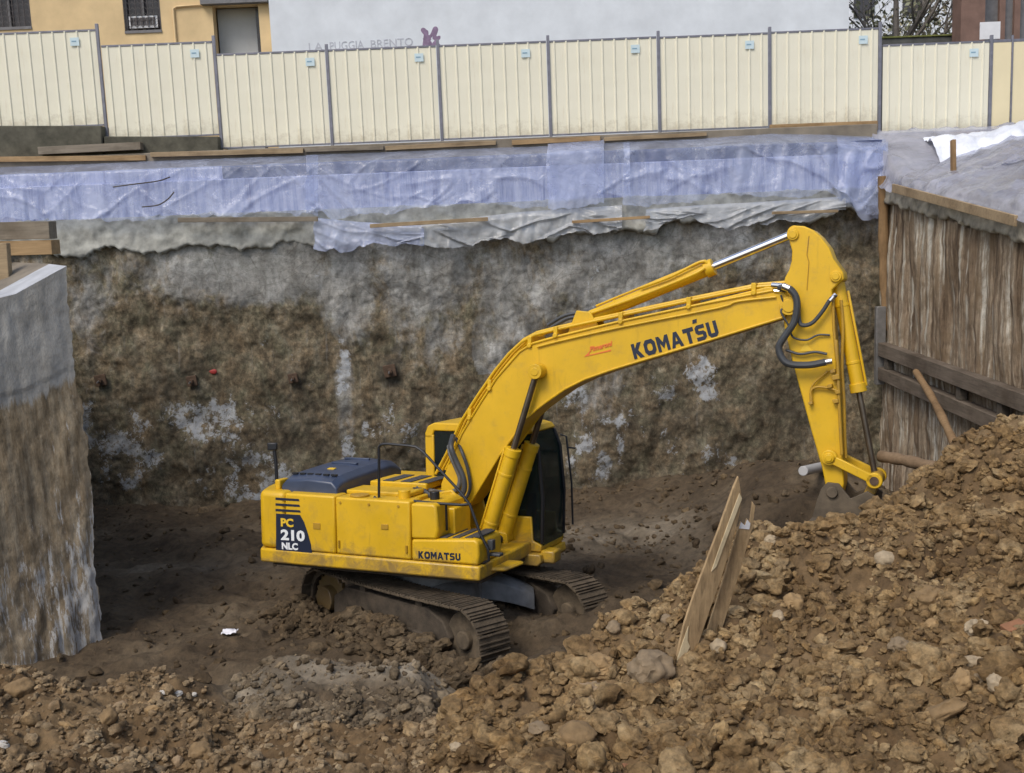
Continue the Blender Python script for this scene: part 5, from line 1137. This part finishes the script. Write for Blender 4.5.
# hard lines along the boom
pl = MB(); path = [(786, 287), (760, 289), (700, 301), (620, 318), (560, 331), (536, 337), (523, 344), (510, 356), (496, 373), (478, 399), (462, 424), (448, 455), (437, 476)]
for y, dz, r in [(-.22, .03, .022), (-.13, .06, .024), (-.03, .045, .022), (.10, .05, .022), (.2, .05, .022)]:
    pl.tube([np.array([loc(x, yy, -.22)[0] - .02, y, loc(x, yy, -.22)[2] + dz]) for x, yy in path], r, 8)
pl.tube(smooth_path([loc(*q, -.272) for q in [(776, 297), (757, 299), (735, 302), (718, 308), (622, 327), (560, 341), (537, 347)]], 3), .014, 6)
pl.build('hydraulic_pipe', 'yellow', boom)
for (x, y) in [(754, 291), (689, 305), (621, 320), (556, 334), (530, 344), (490, 387), (470, 416)]:
    p = loc(x, y, -.24); cl_ = MB(); cl_.obox((p[0], 0, p[2] + .05), (1, 0, 0), (0, 1, 0), (0, 0, 1), (.03, .27, .055)); cl_.cyl((p[0], -.29, p[2] - .02), (p[0], -.25, p[2] - .02), .035, 10)
    cl_.build('pipe_clamp', 'yellow', boom, .008)
def hose(name, px, y, r, m, parent=ex, dy=None):
    P_ = [loc(q[0], q[1], y if len(q) == 2 else q[2]) for q in px]; return MB().tube(smooth_path(P_, 7), r, 10).build(name, m, parent)
hose('hose', [(779, 287, -.30), (788, 288), (795, 295), (797, 306), (794, 322), (785, 336), (779, 347), (782, 358), (790, 364), (808, 365), (826, 362)], -.34, .045, 'rubber')
hose('hose', [(781, 291, -.2), (790, 291), (798, 300), (799, 318), (802, 325), (812, 323), (822, 312), (830, 300), (836, 295)], -.29, .026, 'rubber')
hose('hose', [(781, 295, -.3), (784, 306), (781, 312, -.3), (789, 326, -.3), (793, 337, -.28), (806, 340, -.25), (818, 335, -.23), (830, 335, -.22)], -.27, .013, 'rubber')
hose('hose', [(786, 350, -.24), (800, 354, -.24), (815, 352, -.24), (827, 354, -.24)], -.24, .018, 'rubber')
ft = MB(); ft.cyl(loc(772, 285, -.28), loc(783, 286, -.32), .035, 12); ft.cyl(loc(783, 286, -.33), loc(790, 289, -.34), .05, 12); ft.cyl(loc(822, 363, -.33), loc(832, 361, -.31), .042, 12); ft.cyl(loc(830, 301, -.29), loc(836, 294, -.28), .032, 12); ft.cyl(loc(774, 291, -.25), loc(782, 291, -.25), .028, 10); ft.build('hose_fitting', 'chrome', ex, .004)
# hoses at the boom foot
hose('hose', [(453, 436, -.3), (451, 447), (456, 461), (463, 477), (464, 490), (457, 499), (445, 500), (433, 497), (423, 491), (413, 490, -.6)], -.50, .042, 'rubber')
flat('hose_grey', (.11, .11, .105), .55, 0, .2)
hose('hose', [(449, 446, -.2), (451, 456), (457, 470), (460, 480), (456, 490), (444, 493), (428, 490), (416, 488, -.4)], -.30, .035, 'hose_grey')
hose('hose', [(455, 436, -.1), (462, 452), (468, 470), (470, 488), (464, 500), (452, 503)], -.30, .025, 'rubber')

# arm -----------------------------------------------------------------
YA = -.19
A_px = [(788, 229), (795, 225.5), (804, 226), (813, 230), (820, 236), (829, 247.5), (833, 258), (843, 272), (844, 279), (837, 285), (832, 290), (833, 315), (835, 345), (838, 385), (840, 420), (842.5, 455), (844, 484), (841, 496), (833, 499.5), (827, 494), (822, 468), (811, 430), (799, 386), (790, 352), (784, 325), (782, 300), (783, 287), (785, 277.5), (789, 270), (791.5, 261), (792, 251), (789, 240)]
arm = MB().prism_xz(lxz(A_px, YA), YA, .19).build('arm', 'yellow', ex, .016)
mb = MB(); mb.tube([(x, YA - .004, z) for x, z in lxz([(809, 236), (807, 255), (809, 262), (807, 290)], YA)], .006, 5); mb.build('weld_seam', 'yellow_dirty', arm)
pin('arm_cylinder_pin', loc(793, 234.5, YA), .075, YA - .03, .22, 'yellow', arm, .7)
pin('bucket_cylinder_pin', loc(836, 276.5, YA), .07, YA - .03, .22, 'yellow', arm, .65)
pin('arm_foot_pin', loc(790, 306, YA), .12, YB - .04, .29, 'yellow', boom, .7)
mb = MB()
for pts, r in [([(833, 297), (834, 330), (837, 360)], .02), ([(836, 340), (838, 372), (839, 400), (841, 440), (842, 455)], .022), ([(828, 371), (812, 386), (812, 402)], .015)]:
    mb.tube(smooth_path([loc(*q, YA - .05) for q in pts], 4), r, 8)
for (x, y, s) in [(833, 371, .03), (836, 377, .045), (830, 386, .03), (838, 392, .03), (836, 401, .035), (811, 403, .025)]: p = loc(x, y, YA - .04); mb.obox(p, (1, 0, .2), (0, 1, 0), (-.2, 0, 1), (s, .05, s * .7))
mb.tube(smooth_path([loc(*q, YA - .05) for q in [(838, 391), (828, 388), (817, 387), (811, 391), (811, 402)]], 4), .018, 8); mb.build('valve_block', 'yellow_dirty', arm, .012)
hose('hose', [(841, 300, -.1), (843, 330), (842, 365), (844, 400), (845, 440), (846, 458)], -.12, .02, 'yellow_dirty', arm)
MB().prism_xz(lxz([(800, 351), (806, 342), (812, 351)], YA - .004), YA - .006, YA - .003).build('warning_sticker', 'decal_yellow', arm, 0, 0)
# bucket cylinder
a = loc(836.5, 277, 0); b_ = loc(876, 480, -.0); e_ = loc(859, 391, 0)
fr_ = np.linalg.norm((e_ - a)[[0, 2]]) / np.linalg.norm((b_ - a)[[0, 2]])
cylinder('bucket_cylinder', a, b_, .085, .038, fr_, ex, 0., rodm='rod_worn', gland=1.22)
# linkage
pL = loc(830, 457, YA); pJ = loc(875, 480, YA); pK = loc(858, 519, YA); pB = loc(833.5, 491, YA)
mb = MB()
for y in (-.285, .215): mb.bar((pL[0], y + .035, pL[2]), (pJ[0], y + .035, pJ[2]), .07, .13, (0, 1, 0)) if False else mb.bar((pL[0] - .03, y + .035, pL[2] + .01), (pJ[0] + .03, y + .035, pJ[2] - .01), .07, .11)
for y in (-.285, .215):
    mb.cyl((pL[0], y, pL[2]), (pL[0], y + .07, pL[2]), .10, 20); mb.cyl((pJ[0], y, pJ[2]), (pJ[0], y + .07, pJ[2]), .10, 20)
mb.build('tipping_link', 'yellow', ex, .012)
pin('link_pin', pL, .065, -.31, .30, 'yellow', ex, .7)
MB().cyl((pJ[0], -.30, pJ[2]), (pJ[0], .30, pJ[2]), .055, 16).build('link_pin', 'rust', ex)
mb = MB().bar((pJ[0], 0, pJ[2]), (pK[0], 0, pK[2]), .26, .13); mb.cyl((pJ[0], -.14, pJ[2]), (pJ[0], .14, pJ[2]), .09, 18); mb.cyl((pK[0], -.14, pK[2]), (pK[0], .14, pK[2]), .09, 18); mb.build('bucket_link', 'yellow_dirty', ex, .012)
# bucket: ears, shell, cutting edge, teeth (dug into the heap)
bk = empty('bucket_root', (0, 0, 0), None, None) if False else None
u = np.array([.99, -.14]); w = np.array([-.14, -.99])        # u along the ear line, w down into the shell
def bq(s, t): return (pB[0] + u[0] * s + w[0] * t, pB[2] + u[1] * s + w[1] * t)
ek = np.linalg.norm(np.array([pK[0] - pB[0], pK[2] - pB[2]]))
mb = MB()
for y in (-.30, .24): mb.prism_xz([bq(-.14, -.02), bq(-.08, -.11), bq(.06, -.12), bq(ek * .5, .04), bq(ek - .04, -.09), bq(ek + .10, -.03), bq(ek + .10, .23), bq(ek * .6, .33), bq(-.20, .38), bq(-.17, .12)], y, y + .06)
shell = [bq(-.20, .36), bq(ek + .12, .24)] + [bq(-.05 + .46 * math.cos(t), .70 + .52 * math.sin(t)) for t in np.linspace(-.5, 1.7, 12)] + [bq(-.50, 1.30)]
inn = [(x * .96 + bq(0, .6)[0] * .04, z * .96 + bq(0, .6)[1] * .04) for x, z in shell]
n = len(shell); vv = []; 
for y in (-.56, .56): vv += [(x, y, z) for x, z in shell] + [(x, y * .97, z) for x, z in inn]
ff = []
for i in range(n - 1): ff += [(i, i + 1, 2 * n + i + 1, 2 * n + i), (n + i + 1, n + i, 3 * n + i, 3 * n + i + 1)]
for i in range(n - 1): ff += [(i, n + i, n + i + 1, i + 1), (2 * n + i + 1, 3 * n + i + 1, 3 * n + i, 2 * n + i)]
ff += [(0, 2 * n, 3 * n, n), (n - 1, 2 * n - 1, 4 * n - 1, 3 * n - 1)]; mb.add(vv, ff)
for y in (-.56, .53): mb.prism_xz(shell, y, y + .03)
bko = mb.build('bucket', 'bucket_steel', ex, .012)
for k in range(5):
    y = -.48 + k * .24; a = np.array([bq(-.50, 1.30)[0], y, bq(-.50, 1.30)[1]]); b_ = np.array([bq(-.70, 1.38)[0], y, bq(-.70, 1.38)[1]]); MB().tube([a, b_], [.055, .02], 6).build('tooth', 'bucket_steel', bko)
MB().cyl((pB[0], -.34, pB[2]), (pB[0], .34, pB[2]), .07, 18).build('bucket_pin', 'bucket_steel', bko, .01)
MB().cyl((pK[0], -.32, pK[2]), (pK[0], .32, pK[2]), .06, 18).build('bucket_pin', 'bucket_steel', bko, .01)

# ------------------------------------------------------------------ loose things on the ground
def stone(px, py, wpx, hpx, m, lab, name='stone', cat='stone', seed=1, group='larger stones on the spoil heaps', rough=.3, sub=4, sink=.35, rot=None):
    g = ground_at(px, py + hpx * .30); d = np.linalg.norm(g - CC); k = d / FPX
    rx, rz = wpx * k / 2, hpx * k / 2
    v, f = lump(sub, seed, rough, 1.); v = v / np.abs(v).max(0)
    a = rot if rot is not None else 0.
    v = v * np.array([rx, min(rx, rz) * 1.1, rz]); x_ = v[:, 0] * math.cos(a) - v[:, 2] * math.sin(a); z_ = v[:, 0] * math.sin(a) + v[:, 2] * math.cos(a); v = np.stack([x_, v[:, 1], z_], 1)
    o = mesh_np(name, v, f, m); o.location = (g[0], g[1] + rz * .3, g[2] + rz * (.62 if wpx < 30 else .38)); o.data.set_sharp_from_angle(angle=math.radians(50)); return tag(o, lab, cat, group)
ST_ = [
 (886, 560, 20, 16, 'stone_pale', 'smooth rounded pale cobble high on the right heap below the bucket', 3, .12, 0),
 (652, 668, 48, 38, 'stone_grey', 'big rounded muddy grey boulder just left of the foot of the leaning boards', 4, .32, .2),
 (598, 668, 42, 30, 'stone_ochre', 'ochre muddy boulder with a hollow beside the big grey boulder', 15, .4, 0),
 (588, 693, 44, 26, 'stone_pink', 'pinkish broken slab lying below the ochre boulder', 6, .35, .35),
 (577, 736, 40, 32, 'stone_brown', 'round brown boulder low in the middle, below the pinkish slab', 7, .15, 0),
 (719, 647, 17, 16, 'stone_pale', 'pale rounded stone at the foot of the shorter leaning board', 8, .15, 0),
 (795, 604, 22, 20, 'stone_ochre', 'orange ochre stone, right one of two beside the middle of the heap', 9, .25, 0),
 (779, 618, 13, 14, 'stone_pale', 'small pale stone just below and left of the orange ochre stone', 10, .2, 0),
 (901, 649, 24, 20, 'stone_grey', 'wedge shaped greyish stone on the right heap above the three stones in a row', 11, .35, 0),
 (978, 629, 24, 18, 'stone_pale', 'blocky pale stone near the orange brick fragment on the right heap', 12, .35, .2),
 (932, 625, 13, 11, 'stone_ochre', 'small yellowish stone left of the blocky pale stone', 13, .2, .5),
 (975, 664, 24, 14, 'stone_pale', 'flat pale stone sitting above the three stones in a row at right', 14, .3, -.2),
 (963, 684, 21, 26, 'stone_ochre', 'upright tan stone, left one of three in a row on the right heap', 5, .3, 0),
 (980, 684, 14, 20, 'stone_grey', 'narrow grey stone, middle one of three in a row on the right heap', 16, .3, .3),
 (999, 685, 20, 22, 'stone_pale', 'rounded pale stone, right one of three in a row on the right heap', 17, .2, 0),
 (941, 712, 54, 18, 'stone_brown', 'long brown earth lump lying slanted low on the right heap', 18, .3, .42),
 (928, 598, 38, 26, 'stone_brown', 'dark brown angular earth lump above the yellowish small stone', 19, .35, .2),
 (700, 598, 14, 12, 'stone_grey', 'small grey stone showing between the two leaning boards and the heap edge', 20, .25, 0),
 (614, 628, 16, 14, 'stone_grey', 'small rounded grey stone on the left rim of the heap', 21, .2, 0),
 (667, 621, 13, 13, 'stone_grey', 'small grey stone just left of the longer leaning board', 22, .25, 0),
 (770, 541, 15, 11, 'stone_pale', 'pale stone on the rim of the heap right of the leaning boards', 23, .3, .2),
 (923, 500, 8, 6, 'stone_white', 'small whitish pebble near the top rim below the round log', 24, .2, 0),
 (930, 513, 9, 6, 'stone_white', 'small whitish pebble below another pebble near the top rim', 25, .2, 0),
 (165, 692, 11, 8, 'stone_white', 'white stone, left one of a close pair on the left heap', 26, .3, 0),
 (178, 694, 9, 6, 'stone_white', 'white stone, right one of a close pair on the left heap', 27, .3, 0),
 (194, 695, 6, 5, 'stone_white', 'tiny white stone right of the close white pair on the left heap', 28, .3, 0),
 (178, 764, 11, 14, 'stone_pink', 'upright pinkish stone at the bottom edge of the left heap', 29, .2, 0),
 (3, 746, 12, 8, 'stone_white', 'white flat stone cut by the left edge of the picture', 30, .3, -.3),
 (18, 690, 30, 22, 'stone_brown', 'large orange brown earth block at the far left of the left heap', 31, .25, .3),
 (121, 706, 13, 8, 'stone_pink', 'small pink stone in the middle of the left heap', 32, .3, 0),
 (152, 710, 16, 8, 'stone_ochre', 'flat yellowish stone right of the small pink stone', 33, .3, .15),
 (66, 725, 16, 6, 'stone_ochre', 'thin yellowish stone left of the middle of the left heap', 34, .3, -.3),
 (108, 718, 18, 18, 'stone_brown', 'round brown clod left of the flat yellowish stone', 35, .2, 0),
 (200, 755, 24, 20, 'stone_brown', 'dark brown clod right of the upright pinkish stone', 36, .25, 0),
 (456, 748, 13, 10, 'stone_pale', 'pale cubic stone at the lower middle, left of the yellow chip', 37, .25, 0),
 (297, 728, 8, 10, 'stone_pale', 'small pale stone below the flat grey ledge', 38, .25, 0),
 (540, 731, 24, 16, 'stone_grey', 'greyish flat stone just left of the round brown boulder', 39, .35, -.3),
]
for (px, py, w_, h_, m, lab, sd, rg, ro_) in ST_: stone(px, py, w_, h_, m, lab, seed=sd, rough=rg, rot=ro_)
def brickbit(px, py, w_, h_, m, lab, ang, name='brick_fragment', cat='brick'):
    g = ground_at(px, py); k = np.linalg.norm(g - CC) / FPX; mb = MB(); a = ang
    mb.obox((0, 0, 0), (math.cos(a), .2, math.sin(a)), (-.2, 1, .1), (-math.sin(a), -.1, math.cos(a)), (w_ * k / 2, w_ * k / 3, h_ * k / 2)); o = mb.build(name, m, None, .008); o.location = (g[0], g[1], g[2] + h_ * k * .08); return tag(o, lab, cat, 'brick fragments in the spoil')
brickbit(1015, 632, 20, 13, 'brick_orange', 'orange brick fragment at the right edge of the heap', .2)
brickbit(627, 770, 10, 9, 'brick_orange', 'bright orange brick fragment cut by the bottom edge of the picture', -.3)
brickbit(505, 757, 9, 14, 'stone_ochre', 'yellow chip standing on end at the lower middle', .2, 'stone_chip', 'stone')

# litter
g = ground_at(230, 636); pm_ = MB(); gx_, gy_ = np.meshgrid(np.linspace(-.11, .11, 9), np.linspace(-.08, .08, 7)); gz_ = .03 * fbm(gx_ * 18, gy_ * 18, octv=2, seed=111) + .05
o = mesh_np('paper_scrap', np.stack([gx_.ravel(), gy_.ravel(), gz_.ravel()], 1), gridfaces(9, 7), 'paper'); o.location = g + np.array([0, 0, .02]); o.modifiers.new('solid', 'SOLIDIFY').thickness = .004; tag(o, 'crumpled white paper scrap on the dark pit floor', 'litter')
gp = ground_at(826, 474); a = atY(803, 471, gp[1] - 1.0); b_ = atY(830, 465, gp[1] + .3); tag(MB().cyl(a, b_, .085, 18).build('plastic_pipe', 'pvc_white', None, .01), 'white plastic pipe end sticking out of the brown heap behind the arm', 'pipe')

# two broken boards stuck in the heap
gA = ground_at(684, 655); nA = np.array([.30, -1, -.12]); nA /= np.linalg.norm(nA)
bA = [(676, 664), (680, 642), (685, 622), (695, 592), (705, 566), (719, 529), (733.5, 488), (738.5, 476.5), (741.5, 494), (742, 500), (739, 517), (733, 540), (721.5, 578), (708, 616), (696.5, 650), (692, 668)]
mb = MB().slab([atP(x, y, gA, nA) for x, y in bA], nA, .032); A_ = mb.build('broken_board', 'board_up', None, .004); tag(A_, 'longer broken board stuck upright in the heap with a fresh pale split along it', 'board', 'broken boards stuck in the heap')
sA = [(711, 571), (716, 556), (729, 520), (739, 493), (741.5, 498), (737, 510), (727, 536), (716, 566)]
MB().slab([atP(x, y, gA, nA) + nA * .012 for x, y in sA], nA, .01).build('fresh_split', 'board_fresh', A_)
sB = [(675.5, 663), (683, 640), (688, 626), (687, 640), (689.5, 646), (685, 656), (687, 664), (680, 668)]
MB().slab([atP(x, y, gA, nA) + nA * .012 for x, y in sB], nA, .01).build('fresh_split', 'board_fresh', A_)
gB = ground_at(712, 640) + np.array([0, .16, 0]); nB = np.array([.12, -1, -.15]); nB /= np.linalg.norm(nB)
bB = [(700, 652), (706, 634), (722, 584), (737, 534), (741, 522), (745, 526), (747, 519), (750, 522), (752.5, 502), (755.5, 506), (752, 530), (738, 578), (722, 630), (716, 652)]
B_ = MB().slab([atP(x, y, gB, nB) for x, y in bB], nB, .03).build('broken_board', 'board_up', None, .004); tag(B_, 'shorter broken board standing behind the longer one with a splintered white tip', 'board', 'broken boards stuck in the heap')
MB().slab([atP(x, y, gB, nB) + nB * .01 for x, y in [(739, 528), (741, 522), (745, 525.5), (747, 519.5), (750, 523), (749, 529)]], nB, .009).build('fresh_split', 'card_white', B_)

# ------------------------------------------------------------------ light
w_ = bpy.data.worlds.new('World'); SC.world = w_; w_.use_nodes = True; nt = w_.node_tree
sky = nt.nodes.new('ShaderNodeTexSky'); sky.sky_type = 'NISHITA'; sky.sun_disc = False
SUN_EL, SUN_AZ = math.radians(52), math.radians(215)
sky.sun_elevation = SUN_EL; sky.sun_rotation = SUN_AZ; sky.air_density = 1.2; sky.dust_density = 2.5; sky.ozone_density = 1.0
nt.links.new(sky.outputs[0], nt.nodes['Background'].inputs[0]); nt.nodes['Background'].inputs[1].default_value = .11
sd = bpy.data.lights.new('sun', 'SUN'); sd.energy = 1.3; sd.angle = math.radians(25); sd.color = (1, .95, .87); so = bpy.data.objects.new('sun', sd); COL.objects.link(so)
dirv = Vector((math.sin(SUN_AZ) * math.cos(SUN_EL), math.cos(SUN_AZ) * math.cos(SUN_EL), math.sin(SUN_EL)))
so.rotation_euler = dirv.to_track_quat('Z', 'Y').to_euler(); so.location = dirv * 40
SC.view_settings.view_transform = 'Standard'; SC.view_settings.look = 'None'; SC.view_settings.exposure = 0.6; SC.view_settings.gamma = 1
SC.cycles.max_bounces = 6; SC.cycles.transparent_max_bounces = 12
